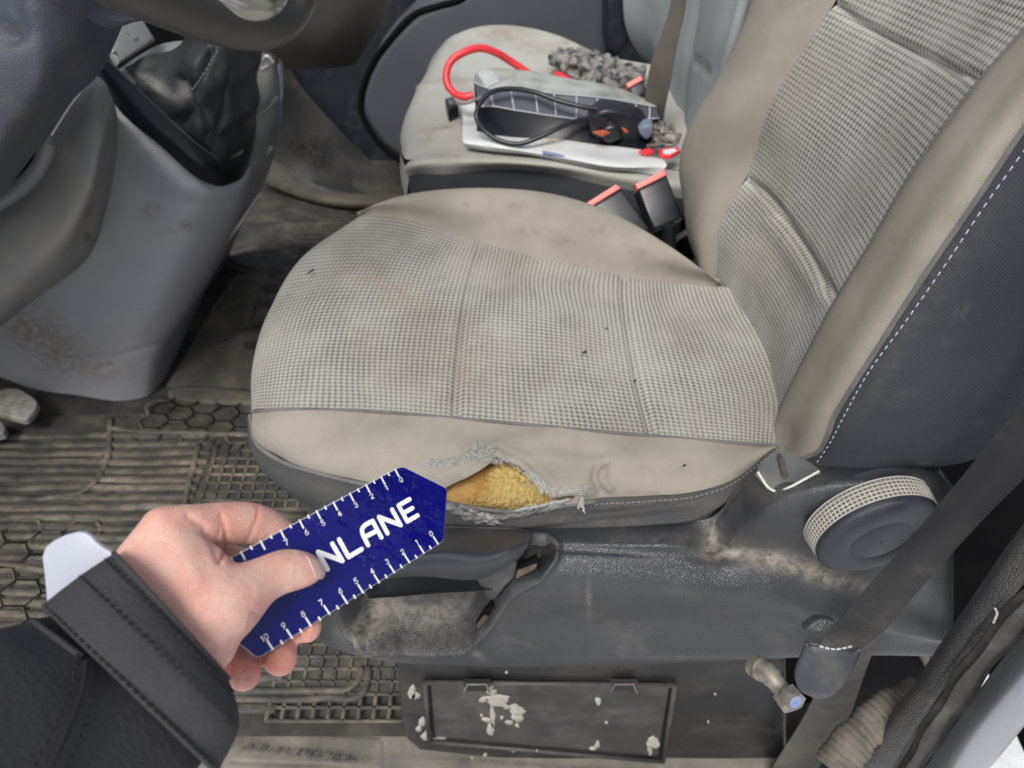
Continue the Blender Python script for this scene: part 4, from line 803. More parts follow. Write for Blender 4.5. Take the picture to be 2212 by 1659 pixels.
def splat(x, y, rx, ry, yy, n=26):
    c = PY(x, y, yy); P = []; ph = [R(0, 6.28) for _ in range(4)]
    for i in range(n):
        a = 2 * math.pi * i / n; k = 1 + .16 * math.sin(2 * a + ph[0]) + .11 * math.sin(3 * a + ph[1]) + .08 * math.sin(7 * a + ph[2]); P.append(PY(x + rx * k * math.cos(a), y + ry * k * math.sin(a), yy))
    c2 = c + np.array([0, -.0003, 0]); I = [c2 + (p - c) * .86 for p in P]; base = [p + np.array([0, .001, 0]) for p in P]
    V = [c2] + I + base; build('white_splash', V, [[0, 1 + i, 1 + (i + 1) % n] for i in range(n)] + [[1 + i, 1 + n + i, 1 + n + (i + 1) % n, 1 + (i + 1) % n] for i in range(n)], m_splat, ds)
yp = yb - .0072
for s in ((1074, 1514, 30, 11), (1045, 1512, 10, 6), (1062, 1496, 10, 6), (1060, 1484, 6, 6), (1116, 1536, 18, 12), (1118, 1553, 13, 7), (1094, 1528, 8, 5), (1052, 1556, 10, 5), (1064, 1550, 5, 28), (1060, 1575, 7, 18), (1040, 1546, 3, 3), (1084, 1551, 4, 3), (1100, 1562, 10, 4), (1117, 1568, 5, 4),
          (1292, 1516, 7, 7), (1411, 1606, 12, 15), (1404, 1622, 5, 12), (1290, 1610, 6, 8), (1280, 1618, 6, 4), (1160, 1624, 3, 3), (1310, 1562, 3, 3)): splat(*s, yp)
for s in ((890, 1497, 10, 14), (898, 1504, 9, 8), (912, 1560, 7, 12), (922, 1590, 14, 10), (948, 1598, 16, 6), (905, 1575, 6, 8), (1048, 1632, 4, 5), (1110, 1622, 5, 4), (1292, 1652, 8, 8), (1020, 1640, 4, 4), (1094, 1453, 3, 3), (1545, 1500, 2.5, 2.5), (1530, 1560, 2.5, 2.5)): splat(*s, yb - .0006)
# ================================================================ seat belt on the driver's side
sb = empty('seat_belt', PY(1800, 1390, .31), 'black grey webbing seat belt running diagonally past the round knob to its anchor', 'seat belt')
eL = [(2290, 720, .36), (2212, 866, .345), (2130, 966, .335), (2014, 1106, .325), (1940, 1192, .315), (1874, 1266, .31), (1825, 1325, .31), (1775, 1385, .315), (1748, 1420, .32)]
eR = [(2380, 850, .32), (2240, 1010, .31), (2200, 1045, .305), (2136, 1106, .30), (2070, 1180, .295), (1971, 1292, .292), (1915, 1358, .295), (1862, 1400, .305), (1830, 1430, .31)]
eM = [((a[0] + b[0]) / 2, (a[1] + b[1]) / 2, (a[2] + b[2]) / 2 - .002) for a, b in zip(eL, eR)]
net('webbing', [ext(ys(eL), .4), ext(ys(eM), .4), ext(ys(eR), .4)], m_web, sb, res=.004, back=.0016, st=[(1800, 1385, 60, 14, .5), (1905, 1350, 20, 60, .25, 40)])
net('lower_webbing', [ys([(1800, 1400, .345), (1775, 1470, .345), (1730, 1560, .345), (1680, 1640, .345), (1640, 1710, .345)]), ys([(1845, 1400, .338), (1820, 1480, .338), (1780, 1570, .338), (1735, 1650, .338), (1700, 1720, .338)]), ys([(1900, 1370, .34), (1870, 1450, .34), (1830, 1560, .34), (1780, 1640, .34), (1740, 1710, .34)])],
    M('dusty_webbing', (.13, .122, .108), (.09, .086, .08), 16, .85, dust=((.2, .18, .15), .15, 30)), sb, res=.005, back=.002)
silh('anchor_cup', [(1741, 1388, 1857, 1404, .545, .25), (1730, 1410, 1852, 1425, .545, .3), (1716, 1452, 1830, 1468, .548, .32), (1722, 1482, 1810, 1492, .55, .3), (1750, 1504, 1790, 1506, .552, .25), (1764, 1509, 1776, 1509, .553, .2)], m_plast2, sb, m=40, stn=[(1785, 1450, 40, 30, .15)])
tube('cup_rim', [PD(x, y, .542) for x, y in ((1741, 1387), (1748, 1405), (1768, 1420), (1800, 1424), (1835, 1418), (1856, 1403))], .0016, m_plast, sb, m=30)
seam_line('stitching', [PD(1770, 1396, .542), PD(1800, 1402, .541), (PD(1850, 1394, .541))], .0008, m_fray, sb, dash=(.003, .001), off=.004)
plate('guide_tab', [PD(x, y, .56) for x, y in ((1738, 1362), (1752, 1346), (1775, 1334), (1812, 1342), (1790, 1378), (1765, 1374))], m_plast, sb, th=.01, bev=.003, rnd=1)
bo = [PD(1628, 1438, .60), PD(1660, 1455, .585), PD(1690, 1490, .575), PD(1708, 1505, .568)]
tube('anchor_bolt', crm(np.array(bo), 14), [.0085, .009, .0080, .0095, .0078, .0088, .0075, .0085, .007, .007, .0065, .0065, .006, .0058], m_metal, sb, n=18)
tube('bolt_head', [PD(1702, 1498, .565), PD(1722, 1518, .556)], [.0085, .0078], m_metal, sb, n=6)
tube('bolt_mark', [PD(1718, 1515, .5555), PD(1720, 1517, .5545)], [.0052, .005], m_bluep, sb, n=14)
tube('bolt_nut', [PD(1688, 1500, .585), PD(1706, 1528, .575)], [.0075, .007], m_metal, sb, n=6)
# ================================================================ pillar trims, sill, dark side of the cab (right)
pt = empty('door_pillar', PY(2000, 1500, .24), 'grained black pillar trim strip with dirty rubber seal and grey paint beside it', 'pillar')
net('pillar_trim', [ext(r_, .45, .2) for r_ in [ys([(2330, 1010, .262), (2230, 1110, .262), (2100, 1290, .262), (1975, 1473, .262), (1900, 1575, .262), (1780, 1740, .262)]),
                    ys([(2342, 1030, .246), (2240, 1130, .246), (2115, 1308, .246), (1990, 1488, .246), (1912, 1592, .246), (1795, 1758, .246)]),
                    ys([(2370, 1070, .236), (2260, 1180, .236), (2140, 1340, .236), (2010, 1510, .236), (1935, 1625, .236), (1830, 1790, .236)]),
                    ys([(2400, 1100, .236), (2280, 1195, .236), (2162, 1322, .236), (2030, 1500, .236), (1945, 1655, .236), (1870, 1800, .236)])]], m_pillar, pt, res=.005, back=.004)
net('rubber_seal', [ext(r_, .45, .2) for r_ in [ys([(2400, 1100, .234), (2280, 1200, .234), (2160, 1325, .234), (2028, 1502, .234), (1942, 1658, .234), (1870, 1800, .234)]),
                    ys([(2410, 1130, .222), (2290, 1240, .222), (2175, 1365, .222), (2045, 1535, .222), (1962, 1670, .222), (1890, 1810, .222)]),
                    ys([(2430, 1150, .226), (2300, 1270, .226), (2195, 1385, .226), (2065, 1560, .226), (1985, 1680, .226), (1910, 1820, .226)])]], m_seal, pt, res=.005, back=.006, disp=lambda px, py, U, W: .0012 * np.sin(U * 70) + .001 * np.sin(W * 400))
net('door_frame', [ext(r_, .45, .2) for r_ in [ys([(2430, 1150, .224), (2300, 1272, .224), (2195, 1387, .224), (2065, 1562, .224), (1985, 1682, .224), (1910, 1822, .224)]),
                    ys([(2450, 1200, .200), (2320, 1330, .200), (2235, 1440, .200), (2110, 1590, .200), (2040, 1700, .200), (1960, 1840, .200)]),
                    ys([(2470, 1260, .200), (2340, 1400, .200), (2250, 1500, .200), (2150, 1620, .200), (2085, 1700, .200), (2010, 1850, .200)]),
                    ys([(2480, 1280, .215), (2352, 1412, .215), (2262, 1510, .215), (2165, 1628, .215), (2100, 1706, .215), (2030, 1850, .215)])]], m_body, pt, res=.006, back=.004)
tube('sealant_nick', [PY(2150, 1315, .230), PY(2154, 1324, .230), PY(2150, 1336, .230), PY(2146, 1345, .230)], .0007, m_fray, pt, n=6, m=8)
# black sheets added for the shaded cab interior behind the belt
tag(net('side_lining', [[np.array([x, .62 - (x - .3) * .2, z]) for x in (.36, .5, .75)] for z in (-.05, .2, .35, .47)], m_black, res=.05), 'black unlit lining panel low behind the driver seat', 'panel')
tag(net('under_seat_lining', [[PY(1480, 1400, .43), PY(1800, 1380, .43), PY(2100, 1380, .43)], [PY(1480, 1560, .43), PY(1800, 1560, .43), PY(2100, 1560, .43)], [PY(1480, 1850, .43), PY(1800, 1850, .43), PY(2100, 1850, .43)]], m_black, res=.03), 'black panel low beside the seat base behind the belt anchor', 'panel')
hz = [PD(1800, 1665, .66), PD(1845, 1600, .665), PD(1895, 1555, .67), (PD(1990, 1500, .675))]
hp = crm(np.array(hz), 90)
tag(tube('ribbed_hose', hp, [.0165 + .0005 * math.sin(i * 1.3) + .0012 * math.sin(i * .13) + .0008 * math.sin(i * .31) for i in range(90)], m_rag, n=24), 'dusty grey brown ribbed hose lying low between belt and pillar', 'hose')
tag(tube('bare_cable', [PY(1955, 1290, .42), PY(1975, 1340, .42), PY(1985, 1390, .42), PY(2010, 1440, .42), PY(2040, 1480, .42)], .006, m_rag, m=30), 'pale dusty cable curving down in the black gap behind the belt', 'cable')
tag(tube('thin_rod', [PY(2020, 1015, .47), PY(2050, 1060, .46), (PY(2085, 1120, .46))], .005, m_plast, m=12), 'thin grey rod between the knob housing and the belt', 'rod')
# ================================================================ centre console, bezel, gaiter
co = empty('centre_console', PZ(250, 860, 0), 'scuffed light grey centre console pedestal with black framed gear gaiter', 'console')
cr = [[PY(60, 60, .98), PY(180, 170, 1.0), PY(300, 285, 1.0), PY(440, 392, 1.0), PY(520, 385, 1.04), PY(560, 330, 1.12), PY(604, 235, 1.26), PY(600, 150, 1.32)],
      [PY(40, 250, .98), PY(160, 330, .98), PY(290, 400, 1.0), PY(435, 450, 1.0), PY(505, 448, 1.05), PY(545, 405, 1.13), PY(592, 320, 1.28), PY(610, 250, 1.36)],
      [PY(20, 420, .97), PY(140, 470, .98), PY(270, 510, 1.0), PY(405, 540, 1.0), PY(465, 540, 1.05), PY(505, 500, 1.13), PY(555, 410, 1.30), PY(585, 360, 1.40)],
      [PY(0, 560, .97), PY(100, 600, .98), PY(220, 635, 1.0), PY(345, 655, 1.0), PY(400, 655, 1.04), PY(440, 620, 1.13), PY(505, 500, 1.33), PY(540, 450, 1.44)],
      [PY(-40, 690, .97), PY(60, 722, .99), PY(170, 755, 1.0), PY(290, 765, 1.0), PY(340, 762, 1.02), PY(375, 730, 1.10), PY(465, 590, 1.38), PY(500, 540, 1.46)],
      [PY(-80, 780, .98), PY(60, 836, 1.00), PY(170, 854, 1.0), PY(262, 866, 1.0), PY(312, 858, 1.01), PY(352, 826, 1.06), PY(452, 640, 1.40), PY(492, 575, 1.48)]]
cr.insert(0, [p + np.array([0, .05, .02]) for p in cr[0]])
net('console_body', cr, m_console, co, res=.008, disp=lambda px, py, U, W: -.003 * gauss(seg_d(px, py, [(140, 778), (250, 770), (350, 742), (370, 730)]), 4) - .006 * gauss(np.hypot(px - 66, py - 748), 8) - .005 * gauss(np.hypot((px - 230) * .6, py - 788), 5),
    st=[(325, 455, 18, 15, 1), (408, 485, 20, 15, 1), (365, 495, 16, 7, .7), (110, 745, 70, 40, 1), (60, 700, 60, 40, .8), (200, 800, 110, 34, .7), (300, 720, 70, 30, .2), (66, 748, 12, 7, .9), (230, 788, 14, 4, .6)])
# scuffs: small pale scratch marks on the console
bz = empty('gear_bezel_frame', PY(350, 280, 1.0), None, None); BZ = bpy.data.objects['gear_bezel_frame']; BZ.parent = co; BZ.location = Vector(ORG['gear_bezel_frame'] - ORG['centre_console'])
net('bezel_side', [ys([(196, 140, .985), (255, 235, .985), (350, 318, .985), (440, 392, .985), (472, 402, .99), (510, 392, 1.02), (540, 355, 1.08), (552, 300, 1.15)]),
                   ys([(204, 120, .975), (262, 195, .975), (355, 280, .975), (445, 352, .975), (476, 368, .985), (512, 362, 1.01), (540, 328, 1.07), (552, 280, 1.14)]),
                   ys([(214, 108, .985), (268, 160, .985), (358, 245, .985), (446, 322, .985), (478, 344, .99), (512, 338, 1.02), (542, 300, 1.08), (556, 255, 1.15)])], m_blackgloss, BZ, res=.005, back=.006)
tube('bezel_edge', ys([(214, 112, .982), (268, 163, .982), (358, 249, .982), (446, 326, .982), (478, 347, .987)]), .0012, m_plast, BZ, m=40, n=8)
gt = [ys([(250, 150, 1.02), (300, 205, 1.0), (370, 262, .99), (430, 315, .99), (478, 342, .995), (515, 330, 1.03), (545, 290, 1.10), (562, 230, 1.18)]),
      ys([(280, 140, 1.02), (330, 190, .99), (385, 235, .97), (440, 280, .96), (485, 305, .97), (520, 290, 1.0), (548, 250, 1.07), (560, 200, 1.14)]),
      ys([(300, 130, 1.03), (345, 160, 1.01), (390, 195, .97), (440, 225, .95), (485, 240, .96), (520, 230, .99), (550, 190, 1.06), (562, 150, 1.12)]),
      ys([(350, 110, 1.05), (375, 125, 1.02), (400, 145, .97), (440, 160, .95), (485, 165, .96), (520, 160, .99), (552, 140, 1.05), (565, 115, 1.10)]),
      ys([(395, 90, 1.06), (410, 95, 1.03), (425, 100, .99), (450, 95, .98), (485, 95, .985), (520, 100, 1.01), (550, 95, 1.06), (562, 80, 1.10)]),
      ys([(410, 40, 1.07), (425, 40, 1.05), (440, 40, 1.02), (455, 40, 1.01), (485, 40, 1.01), (515, 40, 1.03), (540, 40, 1.07), (550, 40, 1.10)])]
def gt_d(px, py, U, W):
    return (.004 * np.sin(px * .055 + py * .03) * np.sin(py * .05 - px * .012) - .012 * gauss(seg_d(px, py, [(385, 170), (405, 215), (400, 250), (372, 278)]), 9) - .010 * gauss(seg_d(px, py, [(455, 110), (415, 190), (425, 260), (450, 300)]), 7)
            + .008 * gauss(seg_d(px, py, [(430, 205), (470, 275), (520, 240)]), 12) - .006 * gauss(seg_d(px, py, [(500, 150), (490, 230), (450, 300)]), 6))
net('gear_gaiter', gt, m_leather, BZ, res=.004, disp=gt_d, st=[(330, 178, 44, 9, .8, 35), (385, 208, 8, 22, .6, -20), (545, 265, 10, 8, .6)])  # pale spots paint a reflection onto the leather
seam_line('gaiter_stitching', ys([(470, 110, .975), (440, 160, .945), (415, 195, .955)]), .0012, m_silver, BZ, dash=(.004, .003), off=.012)
net('silver_surround', [ys([(258, 150, 1.01), (300, 120, 1.06), (350, 95, 1.09), (425, 85, 1.10)]), ys([(265, 165, .995), (310, 140, 1.05), (360, 112, 1.07), (430, 108, 1.08)]), ys([(285, 185, .99), (322, 165, 1.04), (370, 130, 1.06), (432, 122, 1.07)])], m_silver, BZ, res=.006, back=.006)
net('silver_trim', [ys([(548, 118, 1.16), (556, 170, 1.15), (554, 235, 1.13), (552, 300, 1.10), (540, 350, 1.07), (520, 392, 1.04)]),
                    ys([(575, 116, 1.17), (582, 170, 1.16), (582, 235, 1.15), (572, 300, 1.12), (556, 355, 1.09), (535, 400, 1.06)]),
                    ys([(597, 118, 1.22), (604, 170, 1.21), (606, 235, 1.20), (596, 300, 1.18), (580, 360, 1.15), (556, 408, 1.12)])], m_silver, BZ, res=.006, back=.01)
m_bright = M('bright_trim', (.5, .5, .47), None, 10, .3, metal=.5)
for P in ([(558, 248), (578, 232), (598, 210)], [(548, 362), (565, 345), (586, 318)], [(488, 522), (520, 480), (556, 425)], [(566, 132), (578, 122), (590, 135)], [(566, 150), (576, 145), (582, 140)]):
    tube('bright_trim_line', crm(np.array([PY(x, y, 1.135 if x > 545 else 1.10) for x, y in P]), 10), .0034, m_bright, BZ, n=8)
pc = [(240, 103), (262, 52), (310, 42), (337, 84), (257, 137)]
pp = plane3(PY(240, 103, 1.00), PY(337, 84, 1.06), PY(257, 137, .99))
plate('display_pad', [PP(x, y, pp) for x, y in pc], m_plate, BZ, th=.012, bev=.004)
mb = MB()
for r in (5, 9, 13):
    mb.tube([PP(283 + r * math.cos(a) * .9, 82 + r * .6 * math.sin(a) - 2, pp, .0012) for a in np.linspace(-.7, .9, 8)], .0007, 4)
mb.tube([PP(275, 70, pp, .001), PP(277, 72, pp, .001)], .0011, 5); mb.tube([PP(244, 110, pp, .001), PP(248, 114, pp, .001)], .002, 5)
mb.build('pad_symbol', m_silver, BZ)
# black void panel behind the bezel top
plate('console_recess', [PY(x, y, 1.14) for x, y in ((180, 10), (480, 10), (480, 120), (400, 130), (230, 160))], m_black, BZ, th=.02, bev=0)
# ================================================================ lower dash panel
da = empty('dashboard_panel', PY(100, 480, .88), 'rounded grey lower dashboard knee panel left of the centre console', 'panel')
dr = [ys([(-200, 520, .90), (-80, 480, .88), (0, 440, .865), (62, 395, .865), (97, 345, .865), (110, 300, .865), (160, 220, .87), (206, 160, .88)]),
      ys([(-200, 560, .87), (-80, 530, .85), (30, 475, .84), (95, 420, .84), (135, 350, .84), (158, 290, .84), (195, 225, .85), (226, 178, .87)]),
      ys([(-200, 650, .85), (-60, 610, .83), (60, 545, .82), (145, 465, .82), (185, 385, .825), (203, 320, .83), (222, 260, .845), (240, 205, .87)]),
      ys([(-200, 760, .86), (-60, 710, .84), (60, 630, .835), (160, 535, .84), (210, 430, .85), (230, 350, .855), (243, 280, .865), (250, 235, .88)]),
      ys([(-200, 810, .90), (-60, 745, .88), (70, 650, .875), (192, 548, .88), (228, 450, .885), (247, 360, .89), (253, 290, .895), (253, 250, .90)]),
      ys([(-200, 790, 1.0), (-60, 735, 1.0), (60, 640, 1.0), (180, 540, 1.0), (215, 440, 1.0), (235, 350, 1.0), (243, 280, 1.0), (245, 245, 1.0)])]
dr = [ext(r, .35, 0) for r in dr]
net('knee_panel', dr, m_dash, da, res=.006, disp=lambda px, py, U, W: -.004 * gauss(np.hypot(px - 195, py - 505), 9), st=[(130, 330, 60, 40, .35, -50), (60, 430, 90, 20, .4, -40), (190, 460, 10, 30, .5, 25), (195, 508, 8, 14, .7, 25), (180, 250, 40, 30, .25), (30, 640, 60, 20, .3, -35)])
tube('panel_lip', ys([(-80, 474, .872), (0, 436, .86), (60, 392, .858), (95, 345, .857), (109, 302, .858)]), .010, m_dash, da, m=30)
plate('panel_opening', ys([(-60, 440, .91), (60, 340, .91), (90, 320, .91), (84, 350, .905), (40, 400, .905), (-40, 450, .905)]), m_black, da, th=.01, bev=0)
# steering column
sc_ = empty('steering_column', PY(80, 200, .70), 'dark grey grained steering column cowl at the upper left corner', 'steering column')
cw = [ys([(-220, 560, .74), (-80, 480, .73), (0, 427, .72), (60, 350, .72), (103, 297, .72), (160, 213, .73), (213, 160, .74), (238, 110, .75), (256, 70, .76), (262, 52, .77), (285, -10, .79), (300, -90, .80)]),
                    ys([(-220, 500, .70), (-80, 420, .69), (-5, 375, .68), (50, 310, .68), (88, 255, .68), (135, 185, .69), (180, 130, .70), (205, 90, .71), (225, 55, .72), (240, 30, .73), (265, -20, .75), (285, -90, .76)]),
                    ys([(-220, 400, .66), (-90, 340, .65), (-10, 300, .64), (30, 250, .64), (64, 205, .64), (97, 152, .64), (125, 108, .65), (150, 65, .66), (165, 30, .67), (180, 0, .68), (200, -40, .70), (220, -100, .71)]),
                    ys([(-260, 250, .66), (-120, 200, .65), (-40, 150, .64), (0, 110, .64), (30, 80, .64), (55, 50, .645), (75, 20, .65), (95, -10, .66), (105, -40, .67), (115, -70, .68), (130, -100, .69), (150, -130, .70)]),
                    ys([(-300, 100, .70), (-160, 60, .69), (-80, 20, .69), (-40, -10, .69), (-10, -40, .69), (15, -60, .69), (30, -90, .69), (40, -110, .69), (50, -120, .70), (60, -130, .71), (80, -150, .72), (90, -170, .73)])]
cw = [ext(r, .16, .2) for r in cw]; cw.append([p + np.array([-.02, .12, .0]) for p in cw[-1]]); cw.insert(0, [p + np.array([-.02, .12, .02]) for p in cw[0]])
net('column_cowl', cw, m_colm, sc_, res=.006,
    disp=lambda px, py, U, W: -.010 * gauss(np.hypot((px - 20) * .7, py - 75), 26) + .006 * gauss(np.hypot((px - 100), (py - 10) * 2), 60), st=[(155, 145, 14, 16, .6, -30), (80, 235, 70, 10, .45, -48), (40, 300, 50, 12, .35, -45), (125, 260, 40, 14, .4, -55), (170, 130, 30, 40, .25)])
net('column_arm', [ys([(240, -60, .74), (252, -20, .735), (262, 10, .73), (300, 36, .725), (312, 42, .725)]), ys([(180, -60, .70), (190, -10, .69), (212, 30, .69), (255, 50, .70), (300, 44, .72)]), ys([(150, -60, .70), (160, 0, .68), (190, 40, .68), (238, 62, .70), (262, 58, .72)])], m_colm, sc_, res=.006)
# steering wheel
sw = empty('steering_wheel', PY(560, 60, .62), 'worn grey brown leather steering wheel rim with bright silver insert', 'steering wheel')
wp = ys([(200, -75, .49), (270, -38, .51), (340, -8, .535), (420, 24, .565), (490, 47, .595), (550, 56, .62), (600, 42, .645), (628, 8, .67), (636, -40, .71)])
far = [PY(600, -110, .77), PY(500, -190, .84), PY(300, -260, .86), PY(60, -330, .80), PY(-120, -330, .68), PY(-140, -270, .58), PY(-20, -200, .52), PY(110, -130, .49)]
wl = crm(np.array(wp + far + [wp[0]]), 160)
tube('wheel_rim', wl, .0182, m_wheel, sw, n=28)
# shiny silver strip added to give the rim its upper highlight
wi = crm(np.array(ys([(430, -22, .570), (490, 4, .590), (548, 20, .608), (596, 14, .630), (622, -8, .650), (634, -45, .68)])), 40)
tube('silver_insert', wi - FW * .0105, [.005 + .009 * math.sin(math.pi * min(1, i / 30)) for i in range(40)], m_wheelg, sw, n=20)
tube('wheel_seam', crm(np.array(ys([(200, -65, .475), (300, -5, .500), (420, 50, .545), (520, 82, .588), (600, 76, .622)])), 50), .0009, m_plast, sw, n=6)
# pedals
pd = empty('pedal', PZ(40, 870, .03), 'worn bare metal brake pedal at the left edge above the mat', 'pedal')
plate('pedal_pad', [PZ(x, y, .05) for x, y in ((-40, 850), (30, 833), (74, 858), (82, 872), (60, 903), (42, 906), (-40, 880))], m_worn, pd, th=.014, bev=.004, rnd=1)
plate('pedal_arm', [PY(x, y, 1.06) for x, y in ((-60, 760), (0, 790), (55, 842), (-10, 856), (-60, 850))], m_brass, pd, th=.02, bev=.004)
p2 = empty('pedal', PZ(-5, 922, .03), 'second worn metal pedal just showing at the far left edge', 'pedal')
plate('pedal_pad', [PZ(x, y, .04) for x, y in ((-60, 905), (2, 908), (12, 925), (4, 938), (-60, 950))], m_worn, p2, th=.014, bev=.003, rnd=1)
# ================================================================ CARD RULER
def zc(x, y): return 460.8 + x / 3.6, 987.5 + y / 3.6
def card_plane():
    b0, b9, t0, t9 = [ray(*zc(*q)) for q in ((1750, 678), (618, 1410), (1412, 90), (215, 733))]
    b, c, e = np.linalg.solve(np.array([b9, t0, -t9]).T, b0); P0, P1, P2 = b0, b * b9, c * t0
    s = .09 / np.linalg.norm(P1 - P0); return C0 + P0 * s, C0 + P1 * s, C0 + P2 * s
K0, K9, KT = card_plane(); CP = plane3(K0, K9, KT)
eu = (K0 - K9) / np.linalg.norm(K0 - K9); ev = KT - K0; ev -= eu * (ev @ eu); ev /= np.linalg.norm(ev)
def CC(x, y, off=0): return PP(*zc(x, y), CP, off)
rl = empty('card_ruler', CC(1000, 800), 'navy blue pointed plastic ruler card with white NLANE lettering held in the hand', 'ruler')
out = [CC(1462, 66), CC(1820, 244), CC(1788, 655), CC(340, 1572), CC(236, 1475)]
q = KT - K0; topd = (CC(1462, 66) - CC(60, 822)); out.append(CC(1462, 66) - topd * 1.28)
def corner(P, rad=.0035, k=6):
    n = len(P); o = []
    for i in range(n):
        a, b, c = P[i - 1], P[i], P[(i + 1) % n]; u = (a - b) / np.linalg.norm(a - b); v = (c - b) / np.linalg.norm(c - b)
        s, e = b + u * rad, b + v * rad
        for t in np.linspace(0, 1, k): o.append((1 - t) ** 2 * s + 2 * t * (1 - t) * b + t * t * e)
    return o
oc_ = corner(out, .003)
cen = np.mean(out, 0)
plate('card_edge', [p - CP[1] * .0001 for p in oc_], m_edge, rl, th=.0008, bev=0, nrm=CP[1])
def inset(P, d):
    n = len(P); o = []
    for i in range(n):
        e = P[(i + 1) % n] - P[i - 1]; e /= np.linalg.norm(e); nn = np.cross(CP[1], e)
        if nn @ (cen - P[i]) < 0: nn = -nn
        o.append(P[i] + nn * d)
    return o
plate('card_face', [p + CP[1] * .0004 for p in inset(oc_, .00035)], m_card, rl, th=.0003, bev=0, nrm=CP[1])
ink = MB(); OFF = .00055
def stroke(P, wd, k=8, off=OFF):
    """flat printed stroke with round ends, px of the card close-up"""
    P = [CC(x, y, off) for x, y in P]
    wd = wd / 2
    for i in range(len(P) - 1):
        a, b = P[i], P[i + 1]; e = (b - a) / np.linalg.norm(b - a); nn = np.cross(CP[1], e); o = CP[1] * (i % 2) * .00006
        V = [a + nn * wd + o, a - nn * wd + o, b - nn * wd + o, b + nn * wd + o]; ink.add(V, [[0, 1, 2, 3]])
    for i, p in enumerate(P):
        o = CP[1] * (.00012 + .00001 * i)
        V = [p + o + (eu * math.cos(t) + ev * math.sin(t)) * wd for t in np.linspace(0, 2 * math.pi, 14, endpoint=False)]; ink.add(V, [list(range(14))])
LW = .0024
for P in ([(1525, 328), (1440, 376), (1508, 500), (1588, 454)], [(1477, 436), (1548, 396)], [(1354, 592), (1288, 466), (1457, 528), (1390, 408)],
          [(1203, 684), (1163, 604), (1155, 570), (1163, 545), (1185, 525), (1238, 496), (1306, 624)], [(1182, 620), (1272, 572)], [(978, 640), (1052, 776), (1152, 716)], [(888, 872), (815, 738), (1003, 806), (925, 674)]):
    stroke(P, LW); ink.build('printed_letter', m_print, rl, smooth=False); ink = MB()
def lerp(a, b, t): return (a[0] + (b[0] - a[0]) * t, a[1] + (b[1] - a[1]) * t)
tops = [(1412, 90), (1303, 150), (1185, 212), (1060, 280), (932, 348), (800, 415), (668, 487), (520, 565), (366, 650), (213, 733), (60, 818)]
bots = [(1750, 678), (1640, 748), (1528, 822), (1410, 900), (1292, 978), (1168, 1057), (1043, 1138), (905, 1222), (762, 1316), (616, 1410), (465, 1497)]
def tk():
    global ink
    ink.build('tick_mark', m_print, rl, smooth=False); ink = MB()
tdir = (32, 62); bdir = (-40, -66)
for i, (x, y) in enumerate(tops):
    k = 1 + .012 * i; stroke([(x + 2, y + 3), (x + 30 * k, y + 58 * k)], .0009); tk()
    if i < 10: m_ = lerp(tops[i], tops[i + 1], .5); stroke([(m_[0] + 2, m_[1] + 3), (m_[0] + 10 * k, m_[1] + 20 * k)], .0009); tk()
for i, (x, y) in enumerate(bots):
    k = 1 + .02 * i; stroke([(x - 2, y - 3), (x - 38 * k, y - 58 * k)], .0009); tk()
    if i < 10: m_ = lerp(bots[i], bots[i + 1], .5); stroke([(m_[0] - 2, m_[1] - 3), (m_[0] - 13 * k, m_[1] - 20 * k)], .0009); tk()
ARC = lambda cx, cy, rx, ry, a0, a1, n=9: [(cx + rx * math.cos(math.radians(t)), cy + ry * math.sin(math.radians(t))) for t in np.linspace(a0, a1, n)]
GL = {'0': [ARC(0, 0, .30, .5, 0, 360, 17)], '1': [[(-.16, .34), (.06, .5), (.06, -.5)]], '2': [ARC(0, .22, .28, .28, 170, -30, 9) + [(-.28, -.5), (.30, -.5)]],
      '3': [ARC(0, .24, .25, .25, 160, -80, 8) , ARC(0, -.23, .28, .27, 85, -160, 9)], '4': [[(.12, -.5), (.12, .5), (-.32, -.2), (.32, -.2)]], '5': [[(.26, .5), (-.2, .5), (-.24, .08)] + ARC(0, -.18, .28, .31, 110, -150, 9)],
      '6': [[(.16, .5), (-.2, .05)] + ARC(0, -.2, .29, .29, 150, 510, 15)], '7': [[(-.28, .5), (.28, .5), (-.1, -.5)]], '8': [ARC(0, .25, .22, .24, 0, 360, 13), ARC(0, -.22, .28, .27, 0, 360, 13)], '9': [[(-.16, -.5), (.2, -.05)] + ARC(0, .2, .29, .29, -30, 330, 15)]}
def text(s, x, y, size):
    global ink
    keep, ink = ink, MB(); c = CC(x, y, OFF); h = size * .62
    for i, ch in enumerate(s):
        ox = (i - (len(s) - 1) / 2) * .72
        for g_ in GL[ch]:
            P = [c + eu * ((ox + u) * h) + ev * (v * h) for u, v in g_]; wd = .00024
            for a_, b_ in zip(P[:-1], P[1:]):
                e = (b_ - a_) / np.linalg.norm(b_ - a_); nn = np.cross(CP[1], e) * wd; a2, b2 = a_ - e * wd * .7, b_ + e * wd * .7
                ink.add([a2 + nn, a2 - nn, b2 - nn, b2 + nn], [[0, 1, 2, 3]])
    r = ink; ink = keep; return r.V, r.F
for s, (x, y) in zip('01234567', ((1460, 176), (1347, 237), (1232, 302), (1108, 371), (983, 440), (852, 511), (724, 584), (568, 662))): build('printed_number', *text(s, x, y, .0042), m_print, rl, smooth=False)
for s, (x, y) in zip(list('0123456789') + ['10'], ((1693, 594), (1583, 662), (1472, 736), (1352, 811), (1236, 886), (1108, 963), (986, 1040), (838, 1130), (697, 1220), (546, 1310), (396, 1405))): build('printed_number', *text(s, x, y, .0042), m_print, rl, smooth=False)
sm_ = MB()
